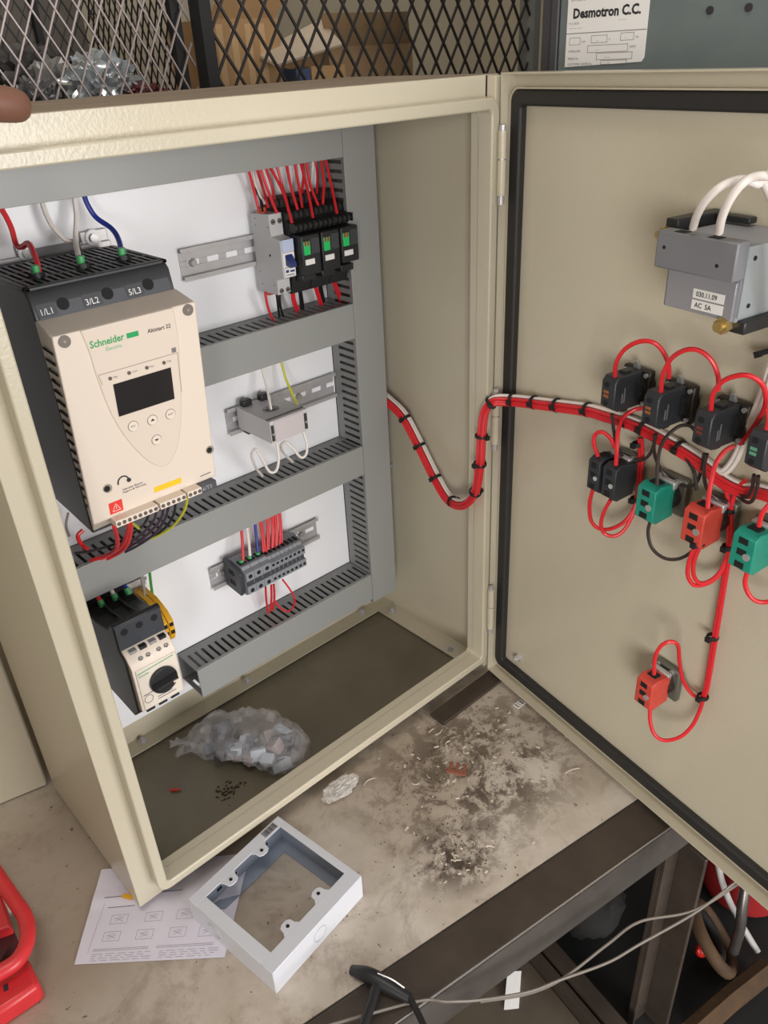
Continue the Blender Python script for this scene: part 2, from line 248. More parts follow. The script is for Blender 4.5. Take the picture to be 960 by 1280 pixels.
D = {
'top': [('red',[[380.6,188.0,694.2],[387.7,192.0,667.8],[390.4,192.0,649.3]]),('red',[[390.3,186.0,693.2],[397.3,188.0,669.7],[392.4,176.0,654.0]]),('red',[[392.1,182.0,693.5],[395.2,176.0,669.4],[396.7,166.0,647.8]]),('red',[[404.5,190.0,692.5],[410.3,190.0,672.1],[407.1,182.0,652.9]]),('red',[[406.3,184.0,693.5],[410.2,170.0,667.8],[402.6,148.0,638.5]]),('red',[[421.2,192.0,692.1],[424.5,190.0,671.8],[422.9,182.0,653.6]]),('red',[[428.9,184.0,693.8],[426.4,176.0,669.6],[425.0,166.0,647.3]]),('red',[[443.4,188.0,694.2],[441.6,182.0,670.2],[436.4,172.0,647.3]]),('red',[[446.8,182.0,695.2],[442.8,168.0,666.6],[432.0,148.0,639.8]]),('red',[[458.5,186.0,694.0],[456.7,180.0,668.4],[456.5,168.0,647.1]]),('red',[[477.7,194.0,693.0],[477.7,192.0,676.9],[468.1,184.0,656.9]]),('red',[[479.6,186.0,693.9],[473.3,176.0,669.5],[461.5,166.0,648.0]]),('red',[[483.1,182.0,694.5],[477.7,168.0,666.5],[466.9,148.0,639.1]]),('red',[[462.1,196.0,692.9],[458.2,194.0,673.2],[445.9,186.0,656.0]]),('white',[[391.6,196.0,692.8],[393.3,196.0,673.9],[398.3,190.0,654.9]]),('white',[[477.0,197.0,693.0],[473.5,196.0,678.6],[461.5,190.0,659.6]]),('white',[[447.8,198.0,692.5],[447.6,198.0,675.7],[437.1,190.0,656.9]]),('black',[[390.3,196.0,672.9],[395.5,194.0,660.8],[388.6,182.0,649.7]])],
'low': [('red',[[377.5,180.0,562.5],[380.4,182.0,543.8],[388.2,186.0,525.7]]),('black',[[390.7,176.0,558.7],[394.7,182.0,542.3],[397.6,186.0,527.7]]),('black',[[395.9,178.0,557.3],[398.1,182.0,541.5],[403.1,186.0,527.2]]),('red',[[412.8,176.0,574.9],[418.0,184.0,545.0],[426.3,190.0,526.2]]),('red',[[417.2,178.0,573.7],[421.0,184.0,544.4],[429.7,190.0,528.0]]),('black',[[419.0,172.0,575.8],[427.6,182.0,551.5],[433.9,190.0,527.9]]),('black',[[423.4,174.0,574.7],[430.3,182.0,551.0],[437.1,190.0,528.0]]),('red',[[439.0,172.0,571.9],[452.5,182.0,547.9],[463.8,190.0,524.6]]),('red',[[443.6,174.0,570.7],[455.6,182.0,547.3],[467.1,190.0,524.7]]),('black',[[448.1,172.0,575.0],[458.3,182.0,551.7],[467.6,190.0,528.9]]),('black',[[452.9,174.0,573.8],[461.5,182.0,551.1],[470.3,190.0,529.2]]),('red',[[466.4,172.0,571.4],[482.7,182.0,545.0],[496.2,190.0,522.6]]),('red',[[471.7,174.0,570.1],[486.7,182.0,544.2],[499.8,190.0,522.3]])],
'feed': [('red',[[115.6,192.0,691.8],[118.5,192.0,682.3],[120.2,192.0,672.2],[119.8,190.0,659.2],[121.6,182.0,657.7],[122.2,165.0,662.8],[117.7,145.0,658.5],[112.8,128.0,650.9],[107.2,115.0,642.1],[106.5,115.0,638.0]]),('white',[[154.8,196.0,690.8],[155.5,194.0,678.7],[157.6,190.0,667.5],[163.3,184.0,657.0],[168.8,180.0,654.2]]),('white',[[184.8,192.0,691.4],[180.8,188.0,674.3],[169.9,176.0,655.7],[157.0,145.0,649.2],[147.0,120.0,642.2],[144.5,115.0,639.0]]),('blue',[[194.3,192.0,693.5],[195.2,190.0,683.1],[199.2,186.0,671.1],[205.5,170.0,661.1],[201.0,150.0,652.1],[185.8,118.0,640.5],[184.2,115.0,636.0]])],
'ct': [('white',[[365.1,190.0,476.8],[364.1,182.0,455.2],[355.6,165.0,432.0],[355.4,165.0,426.0]]),('yellow_green',[[396.4,192.0,475.3],[396.5,186.0,450.8],[397.3,176.0,431.5],[396.9,168.0,418.1]]),('white',[[339.9,138.0,397.7],[337.9,134.0,379.5],[331.0,132.0,365.4],[322.2,134.0,366.5],[316.0,138.0,386.2],[312.1,142.0,397.1],[309.8,148.0,388.3],[319.5,160.0,365.0],[338.5,178.0,338.4]]),('white',[[380.5,138.0,397.6],[381.0,134.0,382.9],[377.3,132.0,370.5],[370.1,134.0,367.7],[362.3,138.0,381.9],[355.8,142.0,390.8],[353.7,150.0,384.3],[365.7,165.0,365.6],[389.6,182.0,337.9]])],
'term': [('red',[[301.4,186.0,274.0],[297.2,182.0,252.9],[290.5,176.0,230.6]]),('white',[[309.6,186.0,271.3],[306.6,182.0,248.5],[301.7,176.0,231.0]]),('blue',[[322.5,186.0,272.2],[318.8,182.0,250.6],[314.4,176.0,229.8]]),('red',[[331.3,188.0,271.3],[329.0,184.0,248.5],[323.5,178.0,227.6]]),('red',[[333.6,188.0,270.7],[331.5,184.0,247.0],[326.2,178.0,225.3]]),('red',[[342.7,188.0,271.2],[337.5,184.0,248.0],[329.1,178.0,226.9]]),('red',[[344.7,188.0,270.9],[339.8,184.0,247.5],[331.6,178.0,226.3]]),('red',[[349.7,188.0,270.1],[345.0,184.0,247.0],[337.1,178.0,226.1]]),('red',[[352.3,188.0,269.9],[347.1,184.0,247.0],[338.8,178.0,226.3]]),('red',[[355.4,188.0,270.1],[351.1,184.0,247.0],[343.5,178.0,226.0]]),('red',[[358.2,188.0,269.7],[353.3,184.0,246.7],[345.2,178.0,225.9]]),('red',[[362.4,188.0,270.4],[357.8,184.0,246.7],[350.0,178.0,225.0]]),('red',[[364.0,188.0,270.3],[360.4,184.0,246.3],[353.5,178.0,224.4]]),('red',[[315.9,172.0,180.6],[318.7,180.0,154.2],[323.1,188.0,123.9]]),('red',[[325.0,172.0,179.0],[327.5,180.0,153.8],[327.6,188.0,125.8]]),('red',[[329.0,172.0,178.0],[331.7,180.0,149.4],[330.9,188.0,126.2]]),('red',[[339.5,165.0,184.3],[346.1,160.0,166.7],[351.3,160.0,149.1],[350.6,165.0,131.8],[344.9,172.0,123.7],[338.6,180.0,129.5],[335.8,186.0,139.9]])],
'gv': [('red',[[103.5,170.0,297.1],[96.2,150.0,293.5],[86.5,122.0,296.0]]),('white',[[124.6,170.0,295.1],[115.6,150.0,292.0],[103.5,122.0,295.2]]),('blue',[[143.7,170.0,294.4],[134.1,150.0,291.2],[120.9,122.0,294.5]]),('green',[[172.3,190.0,276.9],[170.2,192.0,249.0],[168.6,192.0,224.2],[169.2,190.0,208.6]]),('grey',[[159.7,190.0,277.0],[158.5,186.0,258.0],[154.9,180.0,247.2]])],
'out': [('red',[[102.4,75.0,411.9],[111.2,100.0,382.6],[116.2,125.0,356.3],[113.2,150.0,338.5],[100.0,165.0,331.1]]),('red',[[116.5,72.0,416.6],[122.7,95.0,389.6],[123.9,125.0,358.0],[117.5,152.0,336.9],[102.8,168.0,327.0]]),('red',[[119.3,74.0,414.5],[125.1,97.0,385.2],[127.4,127.0,352.9],[122.4,154.0,332.3],[105.0,170.0,322.1]]),('red',[[101.1,165.0,370.1],[94.0,165.0,365.3],[96.8,168.0,351.9],[103.2,175.0,340.4]]),('grey',[[98.6,190.0,382.3],[92.7,190.0,368.8],[92.8,190.0,355.2]]),('yellow_green',[[186.6,80.0,408.5],[186.2,95.0,385.0],[179.9,115.0,361.0],[169.4,135.0,345.1],[158.7,150.0,337.1],[150.7,165.0,331.0]]),('purple',[[150.8,80.0,410.9],[154.0,100.0,386.5],[149.7,125.0,362.3],[138.6,145.0,345.3],[124.0,160.0,337.2]]),('purple',[[158.5,80.0,407.7],[160.8,100.0,383.5],[156.6,125.0,359.2],[142.6,145.0,340.6],[128.0,162.0,328.8]]),('purple',[[164.6,80.0,407.6],[165.4,100.0,381.5],[160.8,125.0,354.6],[148.1,148.0,335.3],[133.4,165.0,323.5]]),('black',[[143.8,80.0,411.4],[144.6,100.0,388.0],[143.4,125.0,367.8],[125.4,140.0,353.5],[98.0,150.0,351.2],[84.0,155.0,352.9]]),('black',[[171.8,80.0,407.1],[175.7,100.0,382.3],[171.3,125.0,355.3],[157.4,150.0,337.2],[145.4,165.0,330.6]]),('yellow_green',[[124.1,90.0,399.8],[131.7,100.0,389.9],[143.6,120.0,371.6]])],
'harness': [[548.0,190.4,387.8],[548.0,166.2,379.9],[550.0,137.2,363.5],[551.0,108.3,327.5],[550.0,77.6,289.2],[545.0,47.6,268.8],[538.0,15.0,276.8],[532.0,-9.6,306.3],[528.0,-20.5,351.4],[530.0,-20.6,388.6],[534.0,-21.6,418.9],[541.0,-30.1,433.4],[551.5,-48.0,435.9],[551.9,-80.2,441.5],[548.2,-118.1,449.0],[541.0,-159.0,457.9],[536.1,-186.6,460.8],[530.5,-218.0,463.7],[525.2,-248.3,461.6],[520.1,-277.1,458.0],[515.1,-305.0,452.3],[511.1,-327.7,445.1],[507.4,-348.4,444.3],[502.8,-374.3,450.9],[489.4,-450.0,446.0],[479.0,-509.1,430.0]],
'tie_t': [0.0867,0.1233,0.16,0.21,0.2833,0.3233,0.3633,0.43,0.4833,0.52,0.5567,0.6033,0.6733,0.7033,0.76],
'door': [('red',[[206.9,-24.0,517.6],[213.1,-32.0,537.0],[222.5,-34.0,553.2],[235.5,-32.0,563.5],[247.4,-28.0,565.6],[254.3,-22.0,558.8],[258.4,-16.0,545.7],[258.0,-12.0,531.5]]),('red',[[260.8,-24.0,522.0],[265.1,-30.0,541.6],[273.6,-32.0,558.9],[286.4,-32.0,569.3],[297.1,-28.0,570.3],[307.0,-24.0,563.4],[312.2,-20.0,550.9],[312.0,-16.0,537.5]]),('red',[[313.8,-24.0,522.1],[317.3,-30.0,539.1],[324.9,-32.0,552.4],[335.0,-30.0,559.9],[344.4,-26.0,561.7],[350.9,-18.0,554.9],[353.0,-12.0,542.2],[347.5,-4.0,524.4],[335.3,4.0,501.5],[325.8,8.0,485.6]]),('red',[[365.4,-27.0,541.6],[368.2,-27.0,532.4],[367.6,-26.0,524.2]]),('red',[[193.3,-22.0,431.7],[190.1,-26.0,445.1],[190.3,-26.0,455.1],[197.2,-24.0,460.3],[204.6,-20.0,455.3],[210.5,-18.0,446.0]]),('red',[[219.3,-24.0,432.5],[218.2,-24.0,450.7],[213.8,-20.0,465.1],[209.5,-10.0,475.7],[213.3,0.0,482.7],[222.4,6.0,486.6]]),('red',[[190.9,-22.0,392.5],[188.2,-22.0,373.4],[190.4,-20.0,354.0],[197.6,-16.0,346.0],[208.7,-10.0,348.0],[219.3,-2.0,358.8],[223.3,6.0,374.8],[221.3,10.0,391.5]]),('red',[[217.1,-24.0,391.8],[210.4,-24.0,374.6],[206.4,-22.0,357.4],[208.2,-18.0,345.7],[216.8,-12.0,344.0],[222.2,-4.0,351.2],[224.6,4.0,368.9],[222.7,10.0,387.4]]),('red',[[217.7,8.0,452.0],[219.5,9.0,436.9],[221.4,9.0,415.1],[223.1,9.0,385.6]]),('red',[[220.1,8.0,452.9],[222.5,9.0,438.0],[224.6,9.0,416.4],[226.3,9.0,387.0]]),('red',[[327.1,-24.0,432.8],[324.6,-22.0,451.2],[321.6,-16.0,469.8],[322.4,-8.0,481.3],[325.6,0.0,485.9]]),('red',[[307.1,10.0,445.7],[317.6,9.0,440.0],[324.5,9.0,428.5],[329.0,8.0,420.4]]),('red',[[336.8,10.0,454.0],[331.5,9.0,443.9],[329.0,9.0,430.5],[330.2,8.0,420.9]]),('brown',[[205.8,-22.0,481.9],[207.1,-18.0,462.1],[204.2,-8.0,442.8],[207.9,0.0,428.4],[217.6,4.0,427.6],[231.7,4.0,436.5],[238.4,4.0,450.0],[255.9,-18.0,476.5]]),('brown',[[260.0,-22.0,480.1],[252.4,-12.0,457.9],[252.8,0.0,435.1],[263.9,6.0,424.7],[279.0,8.0,423.9],[289.2,8.0,431.4],[295.5,4.0,451.1],[313.0,-22.0,480.0]]),('brown',[[272.1,-26.0,433.2],[266.4,-22.0,451.7],[262.7,-16.0,467.1],[263.5,-8.0,477.3],[268.1,0.0,484.8],[275.8,4.0,486.4],[281.7,6.0,481.9]]),('brown',[[275.5,6.0,453.0],[289.3,2.0,445.0],[295.0,2.0,428.4]]),('brown',[[315.9,-22.0,481.1],[311.2,-16.0,463.7],[309.6,-6.0,441.5],[316.4,2.0,429.4],[326.4,6.0,428.3]]),('brown',[[311.5,10.0,445.4],[326.7,8.0,440.2],[343.9,2.0,438.5],[357.1,-8.0,447.9],[365.0,-18.0,467.3],[367.5,-24.0,481.6]]),('brown',[[319.7,10.0,446.8],[330.6,8.0,441.8],[344.9,2.0,443.0],[357.1,-12.0,461.9],[363.6,-24.0,480.9]]),('brown',[[269.5,-24.0,396.4],[269.4,-26.0,380.1],[275.1,-24.0,363.7],[286.0,-18.0,355.4],[297.4,-12.0,357.9],[306.5,-8.0,368.1],[315.8,-12.0,385.6]]),('red',[[320.4,-22.0,391.8],[318.0,-24.0,370.3],[318.2,-22.0,353.7],[322.1,-16.0,343.0],[327.8,-6.0,343.2],[332.2,4.0,350.7],[333.3,9.0,365.3]]),('red',[[324.3,-20.0,392.0],[321.8,-22.0,371.5],[321.7,-18.0,354.0],[325.3,-12.0,345.4],[330.1,-4.0,347.1],[333.4,4.0,356.0],[333.9,9.0,370.1]]),('red',[[327.4,8.0,417.5],[330.7,9.0,397.3],[333.7,9.0,376.8],[335.5,9.0,345.9],[336.9,9.0,293.9],[337.9,9.0,264.2],[339.8,9.0,215.1],[338.1,9.0,197.3]]),('red',[[330.9,8.0,419.2],[333.8,9.0,398.8],[336.2,9.0,378.1],[337.5,9.0,347.0],[339.4,9.0,295.5],[340.4,9.0,265.9],[341.9,9.0,216.7],[340.5,9.0,200.5]]),('red',[[301.4,-26.0,221.7],[302.4,-30.0,246.1],[305.7,-28.0,263.1],[312.0,-22.0,270.1],[315.3,-14.0,262.8],[313.6,-4.0,235.5],[316.0,4.0,208.5],[324.7,9.0,194.1],[335.5,10.0,193.3]]),('red',[[301.2,-24.0,176.9],[306.5,-26.0,157.4],[313.4,-24.0,142.6],[322.4,-18.0,138.6],[332.7,-8.0,146.4],[337.6,2.0,160.8],[339.2,8.0,181.8],[339.3,10.0,200.4]]),('red',[[376.8,-24.0,397.7],[375.9,-24.0,380.3],[380.8,-20.0,366.4],[387.6,-14.0,361.3],[396.3,-8.0,365.0]]),('red',[[377.3,-24.0,438.4],[378.7,-26.0,451.4],[381.8,-24.0,460.6],[384.8,-20.0,463.4]])],
'door_thick': [('white',[[299.4,-62.0,673.2],[308.8,-72.0,684.1],[318.0,-78.0,694.9],[327.3,-78.0,704.6],[332.7,-72.0,708.8],[337.4,-66.0,709.9],[342.8,-58.0,706.6],[347.8,-52.0,702.6],[368.1,-32.0,645.8],[352.4,-12.0,577.0]]),('white',[[327.8,-70.0,674.9],[335.4,-80.0,686.3],[342.9,-86.0,698.5],[349.0,-86.0,708.5],[353.9,-82.0,714.0],[361.7,-78.0,715.5],[368.0,-72.0,712.2],[379.35,-42.0,649.3],[354.7,-12.0,574.4]])],
'door_white': [('white',[[352.4,-12.0,577.0],[346.2,-6.0,562.4],[337.7,4.0,535.1],[330.6,8.0,510.0],[324.5,10.0,484.5],[319.9,10.0,467.0],[313.0,10.0,454.2],[303.7,10.0,452.5]]),('white',[[354.7,-12.0,574.4],[349.7,-6.0,558.4],[341.0,4.0,532.6],[333.7,8.0,509.2],[327.7,10.0,483.7],[323.3,10.0,465.4],[315.5,10.0,452.2],[304.2,10.0,449.6]])],
'door_ties': [[222.0,9.0,383.9,0],[215.8,9.0,444.4,0],[327.6,9.0,419.4,0],[333.6,9.0,382.3,0],[336.1,9.0,277.1,0],[338.7,9.0,199.7,0],[322.2,-21.0,392.3,0]],
'tw': [[62.0,-239.4,10.0],[149.7,-277.6,-8.0],[172.2,-299.4,-8.0],[200.6,-315.8,-20.0],[245.3,-340.7,-30.0],[283.0,-352.8,-40.0],[336.5,-375.2,-45.0],[377.8,-387.6,-45.0],[443.1,-413.9,-30.0],[497.2,-435.6,0.0],[517.9,-452.8,20.0]],
'tw2': [[200.3,-316.2,-22.0],[245.0,-341.1,-32.0],[289.0,-353.6,-42.0],[349.4,-365.8,-38.0],[396.8,-375.1,-40.0],[443.6,-411.7,-30.0],[498.4,-439.5,0.0],[513.2,-455.0,20.0]]
}

# ------------------------------------------------------------------ dimensions of the enclosure
W, H, DEP = 572.7, 771.8, 231.9
WF, WL, DL = 19.7, 11.0, 18.0
YP, YD = 211.9, 159.6            # mounting panel face, duct cover face

# ================================================================== setting
def struct(b, name, m, **k): return b.obj(name, m, kind='structure', **k)
struct(B().box(-700, 1620, 900, 960, -760, 2600), 'wall_back', wallm)
struct(B().box(-750, -700, -900, 900, -760, 2600), 'left_light_blocker', wallm)  # unseen wall added to keep the left light off the enclosure's side
struct(B().box(1560, 1620, -1500, 900, -760, 2600), 'wall_right', wallm)
struct(B().box(-2600, 1560, -4200, 900, -800, -760), 'floor', concrete)

# ================================================================== workbench
bench_top = None
def bench():
    global bench_top
    t = thing('workbench', 'white-topped workbench with a dark steel front beam under the enclosure', 'workbench', (0, 0, -748), BENCH)
    m = bpy.data.materials.new('bench_board'); m.use_nodes = True; nt = m.node_tree; b = nt.nodes['Principled BSDF']; N = nt.nodes.new; L = nt.links.new
    tc = N('ShaderNodeTexCoord')
    def nz(scale, det=8, rough=0.6, dist=0):
        n = N('ShaderNodeTexNoise'); n.inputs['Scale'].default_value = scale; n.inputs['Detail'].default_value = det; n.inputs['Roughness'].default_value = rough; n.inputs['Distortion'].default_value = dist
        L(tc.outputs['Object'], n.inputs['Vector']); return n.outputs['Fac']
    def ramp(src, p0, p1, c0=(0, 0, 0, 1), c1=(1, 1, 1, 1)):
        r = N('ShaderNodeValToRGB'); r.color_ramp.elements[0].position = p0; r.color_ramp.elements[1].position = p1; r.color_ramp.elements[0].color = c0; r.color_ramp.elements[1].color = c1
        L(src, r.inputs['Fac']); return r.outputs['Color']
    def mix(f, a, c):
        x = N('ShaderNodeMix'); x.data_type = 'RGBA'
        L(f, x.inputs[0]); 
        if isinstance(a, tuple): x.inputs[6].default_value = a
        else: L(a, x.inputs[6])
        if isinstance(c, tuple): x.inputs[7].default_value = c
        else: L(c, x.inputs[7])
        return x.outputs[2]
    def mul(a, c):
        x = N('ShaderNodeMath'); x.operation = 'MULTIPLY'; L(a, x.inputs[0])
        if isinstance(c, (int, float)): x.inputs[1].default_value = c
        else: L(c, x.inputs[1])
        return x.outputs[0]
    def spot(cx, cy, rx, ry):          # soft elliptical mask for grime patches and plain darker areas
        mp = N('ShaderNodeMapping'); mp.inputs['Location'].default_value = (-cx / rx, -cy / ry, 0); mp.inputs['Scale'].default_value = (1000 / rx, 1000 / ry, 0)
        L(tc.outputs['Object'], mp.inputs['Vector']); l = N('ShaderNodeVectorMath'); l.operation = 'LENGTH'; L(mp.outputs[0], l.inputs[0])
        mr = N('ShaderNodeMapRange'); mr.inputs['From Min'].default_value = 1.0; mr.inputs['From Max'].default_value = 0.35; L(l.outputs['Value'], mr.inputs['Value']); return mr.outputs['Result']
    base = mix(ramp(nz(9), 0.35, 0.7), lin((216, 207, 196)), lin((180, 166, 150)))
    base = mix(mul(ramp(nz(5, 4), 0.45, 0.66), 0.42), base, lin((150, 134, 116)))
    base = mix(mul(ramp(nz(15, 10, 0.72, 0.4), 0.52, 0.64), 0.5), base, lin((128, 110, 94)))
    inv = Matrix(BENCH).inverted()
    def bl(x, y): q = inv @ Vector((x, y, -12)); return q.x, q.y
    sx, sy = bl(415, -110)
    g = mul(spot(sx, sy, 190, 150), ramp(nz(30, 12, 0.78, 0.35), 0.47, 0.54))
    base = mix(g, base, lin((84, 72, 62)))
    sx, sy = bl(300, -190)
    g = mul(spot(sx, sy, 70, 60), ramp(nz(34, 12, 0.76, 0.3), 0.44, 0.53))
    base = mix(g, base, lin((80, 68, 58)))
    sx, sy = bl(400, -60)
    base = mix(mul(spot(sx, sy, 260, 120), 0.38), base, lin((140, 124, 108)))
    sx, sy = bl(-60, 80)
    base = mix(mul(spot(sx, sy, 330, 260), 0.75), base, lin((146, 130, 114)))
    base = mix(mul(ramp(nz(120, 3), 0.68, 0.72), 0.8), base, lin((70, 58, 48)))
    L(base, b.inputs['Base Color']); b.inputs['Roughness'].default_value = 0.45
    bu = N('ShaderNodeBump'); bu.inputs['Strength'].default_value = 0.25; bu.inputs['Distance'].default_value = 0.002; L(nz(60), bu.inputs['Height']); L(bu.outputs[0], b.inputs['Normal'])
    bench_top = B().box(-690, 1000, 51, 900, -18, 0).obj('bench_board', m, t)
    B().box(-690, 640, 0, 50, -63, 0.5).obj('front_beam', darksteel, t, bevel=3)
    B().tube([Vector((-690, 0.6, -0.2)), Vector((640, 0.6, -0.2))], 1.1, 8).obj('bright_edge', mat('edge_highlight_steel', (190, 186, 182), 0.25, 0.9), t)  # bright strip stands for the highlight along the beam's worn edge
    B().box(-690, 640, -0.6, 0.2, -60, -3).obj('front_face', mat('beam_face', (112, 106, 102), 0.38, 0.45, var=(86, 80, 76), vscale=18), t)
    B().box(398, 432, 8, 14, -748, -63).box(432, 438, -28, 14, -748, -63.5).box(398, 402, 2, 8, -748, -63).obj('leg', darksteel, t, bevel=1)
    B().box(-680, -630, 4, 54, -748, -63).obj('leg', darksteel, t, bevel=2)
    for x0 in (540, -680): B().box(x0, x0 + 50, 820, 870, -748, -18).obj('leg', darksteel, t, bevel=2)
    B().box(331, 343, -30, 815, -448, -404).box(347, 372, -30, 815, -448, -400).box(343, 347, -30, 815, -440, -430).obj('cross_member', darksteel, t)
    B().box(-675, 330, -60, 810, -440, -430).obj('lower_shelf', mat('shelf_board', (112, 100, 86), 0.7, var=(92, 82, 70), vscale=12), t)
    B().box(373, 1010, -260, 810, -468, -456).obj('lower_tray', blackm, t)  # black colour paints in the deep shade under the bench
    return t
bench()

# ================================================================== electrical enclosure
def hexbolt(b, c, ax, r=5, h=4):
    d = Vector(ax); c = Vector(c); b.cyl(c, c + d * 1.2, r * 1.5, 14); b.cyl(c + d * 1.2, c + d * (1.2 + h), r, 6, smooth=False); b.cyl(c + d * (1.2 + h), c + d * (3 + h), r * 0.55, 10); return b
def enclosure():
    t = thing('electrical_enclosure', 'open cream steel electrical enclosure with its door swung out to the right', 'enclosure', (W / 2, DEP / 2, 0))
    b = B().box(0, W, DEP - 1.5, DEP, 0, H).box(0, 1.5, 1.5, DEP - 1.5, 0, H).box(W - 1.5, W, 1.5, DEP - 1.5, 0, H).box(1.5, W - 1.5, 1.5, DEP - 1.5, H - 1.5, H)
    x0, x1, y0, y1 = 33, 539, 13.5, 205
    b.box(1.5, x0, 1.5, DEP - 1.5, 0, 1.5).box(x1, W - 1.5, 1.5, DEP - 1.5, 0, 1.5).box(x0, x1, 1.5, y0, 0, 1.5).box(x0, x1, y1, DEP - 1.5, 0, 1.5)
    b.obj('shell', cream, t)
    B().rframe((0, W, 0, H), (WF + WL, W - WF - WL, WF + WL, H - WF - WL), 2, 6, 0, 1.5).obj('front_flange', cream, t, bevel=0.6)
    B().rframe((WF, W - WF + 0.5, WF, H - WF), (WF + WL, W - WF - WL, WF + WL, H - WF - WL), 14, 5, -DL, 12).obj('front_lip', cream, t, bevel=1.5)
    B().box(W - WF - 1.5, W - WF + 0.6, -0.5, 0.5, H - WF + 0.5, H - 0.5).obj('corner_seam', holem, t)
    B().box(22, 551, 5, 214, -4.5, -2.5).obj('gland_plate', mat('gland_plate_shade', (128, 120, 100), 0.5, bump=0.2, bscale=250, var=(104, 96, 80), vscale=7), t)  # plate colour darkened to paint in the shade on the enclosure floor
    for p in ((517, 220), (554, 188), (289, 218), (120, 220), (550, 53), (549, 20), (288, 23), (64, 23), (514, 20)):
        hexbolt(B(), (p[0], p[1], 1.5 if p[1] > 30 or p[0] > 540 else -2.5), (0, 0, 1), 4.2, 3.5).obj('bolt', zinc, t)
    hexbolt(B(), (W - 1.5, 190, 262), (-1, 0, 0), 3, 3).obj('bolt', zinc, t)
    B().box(W - WF, W - 5, -12, 0, 5, H - 1).obj('hinge_stile', cream, t, bevel=1)
    B().box(0.5, W - 0.5, 2, DEP - 0.5, H, H + 0.4).obj('dusty_top', mat('top_dust', (150, 134, 116), 0.8, var=(126, 110, 94), vscale=14), t)
    B().box(24, 556, YP, YP + 2, 48, 742).obj('mounting_panel', panelw, t, bevel=0.5)
    for (x, z) in ((40, 62), (540, 62), (40, 728), (540, 728)):
        B().cyl((x, YP + 2, z), (x, DEP - 1.5, z), 5, 10).obj('panel_stud', zinc, t)
    # door: built in its own frame, x from the hinge
    d = thing('door', None, None, (0, 0, 0))
    d.parent = t; d.matrix_parent_inverse = t.matrix_world.inverted() if False else Matrix.Identity(4)
    d.matrix_basis = Matrix.Translation(-Vector(t['_o']) * S) @ mm(DOOR); d['_o'] = (0, 0, 0)
    S0, S1, Z0, Z1 = 1, 550, 1.2, 773.2
    b = B().box(S0, S1, 18, 19.4, Z0, Z1)
    b.box(S0, S0 + 1.4, 0, 18, Z0, Z1).box(S1 - 1.4, S1, 0, 18, Z0, Z1).box(S0 + 1.4, S1 - 1.4, 0, 18, Z0, Z0 + 1.4).box(S0 + 1.4, S1 - 1.4, 0, 18, Z1 - 1.4, Z1)
    b.obj('door_panel', cream, d)
    B().rframe((4.5, 545, 13, 760), (6, 543.5, 14.5, 758.5), 12, 11, 9, 18).obj('gasket_channel', cream, d)
    B().rframe((6.5, 543, 15, 758), (22, 528, 29, 743.5), 11, 3, 8, 17.9).obj('gasket', rubber, d, bevel=2.5)
    hexbolt(B(), (47, 18, 46), (0, -1, 0), 4, 6).obj('earth_stud', zinc, d)
    for z0, z1 in ((660, 722), (372, 438), (84, 150)):
        zm = (z0 + z1) / 2 + 4
        h = thing('hinge', None, None, (0, 0, 0)); h.parent = t
        h.matrix_basis = Matrix.Translation(-Vector(t['_o']) * S) @ mm(DOOR); h['_o'] = (0, 0, 0)
        B().cyl((9, -3, z0), (9, -3, zm - 0.7), 4.6, 14).obj('knuckle', cream, h)
        B().cyl((9, -3, zm + 0.7), (9, -3, z1), 4.6, 14).obj('knuckle', cream, h)
        B().cyl((9, -3, z0 - 9), (9, -3, z1 + 5), 3.6, 12).obj('pin', zinc, h)
        B().box(1.2, 9, -3, 1.2, zm + 2, z1 - 1).obj('leaf', cream, h)
    return t
ENC = enclosure()

# ================================================================== wiring ducts
def slot_wall(b, x0, x1, z, th=1.6, yb=198, yf=166):
    """slotted wall lying in a z plane from x0 to x1"""
    b.box(x0, x1, yb, YP, z - th, z).box(x0, x1, 161.5, yf, z - th, z)
    x = x0
    while x < x1 - 1:
        b.box(x, min(x + 6.2, x1), yf, yb, z - th, z); x += 10.25
    return b
def duct(label, x0, x1, z0, z1):
    t = thing('wiring_duct', label, 'wiring duct', ((x0 + x1) / 2, (YP + YD) / 2, z0), group='slotted grey wiring ducts on the mounting panel')
    B().box(x0, x1, YP - 1.8, YP - 0.05, z0, z1).obj('base', ductin, t)
    slot_wall(B(), x0, x1, z1).obj('slotted_wall', ductin, t)
    slot_wall(B(), x0, x1, z0 + 1.6).obj('slotted_wall', ductin, t)
    B().box(x0, x1, YD, YD + 1.9, z0 - 1, z1 + 1).box(x0, x1, YD + 1.9, YD + 5, z1 + 0.1, z1 + 1).box(x0, x1, YD + 1.9, YD + 5, z0 - 1, z0 - 0.1).obj('cover', ductg, t, bevel=0.6)
duct('top horizontal grey wiring duct hiding the upper wire ends', 26, 491.5, 695.8, 741)
duct('second horizontal grey wiring duct below the relays', 224, 491.5, 484, 526.5)
duct('third horizontal grey wiring duct below the soft starter', 26, 491.5, 289, 330.5)
duct('bottom horizontal grey wiring duct above the enclosure floor', 191, 491.5, 74, 117.5)
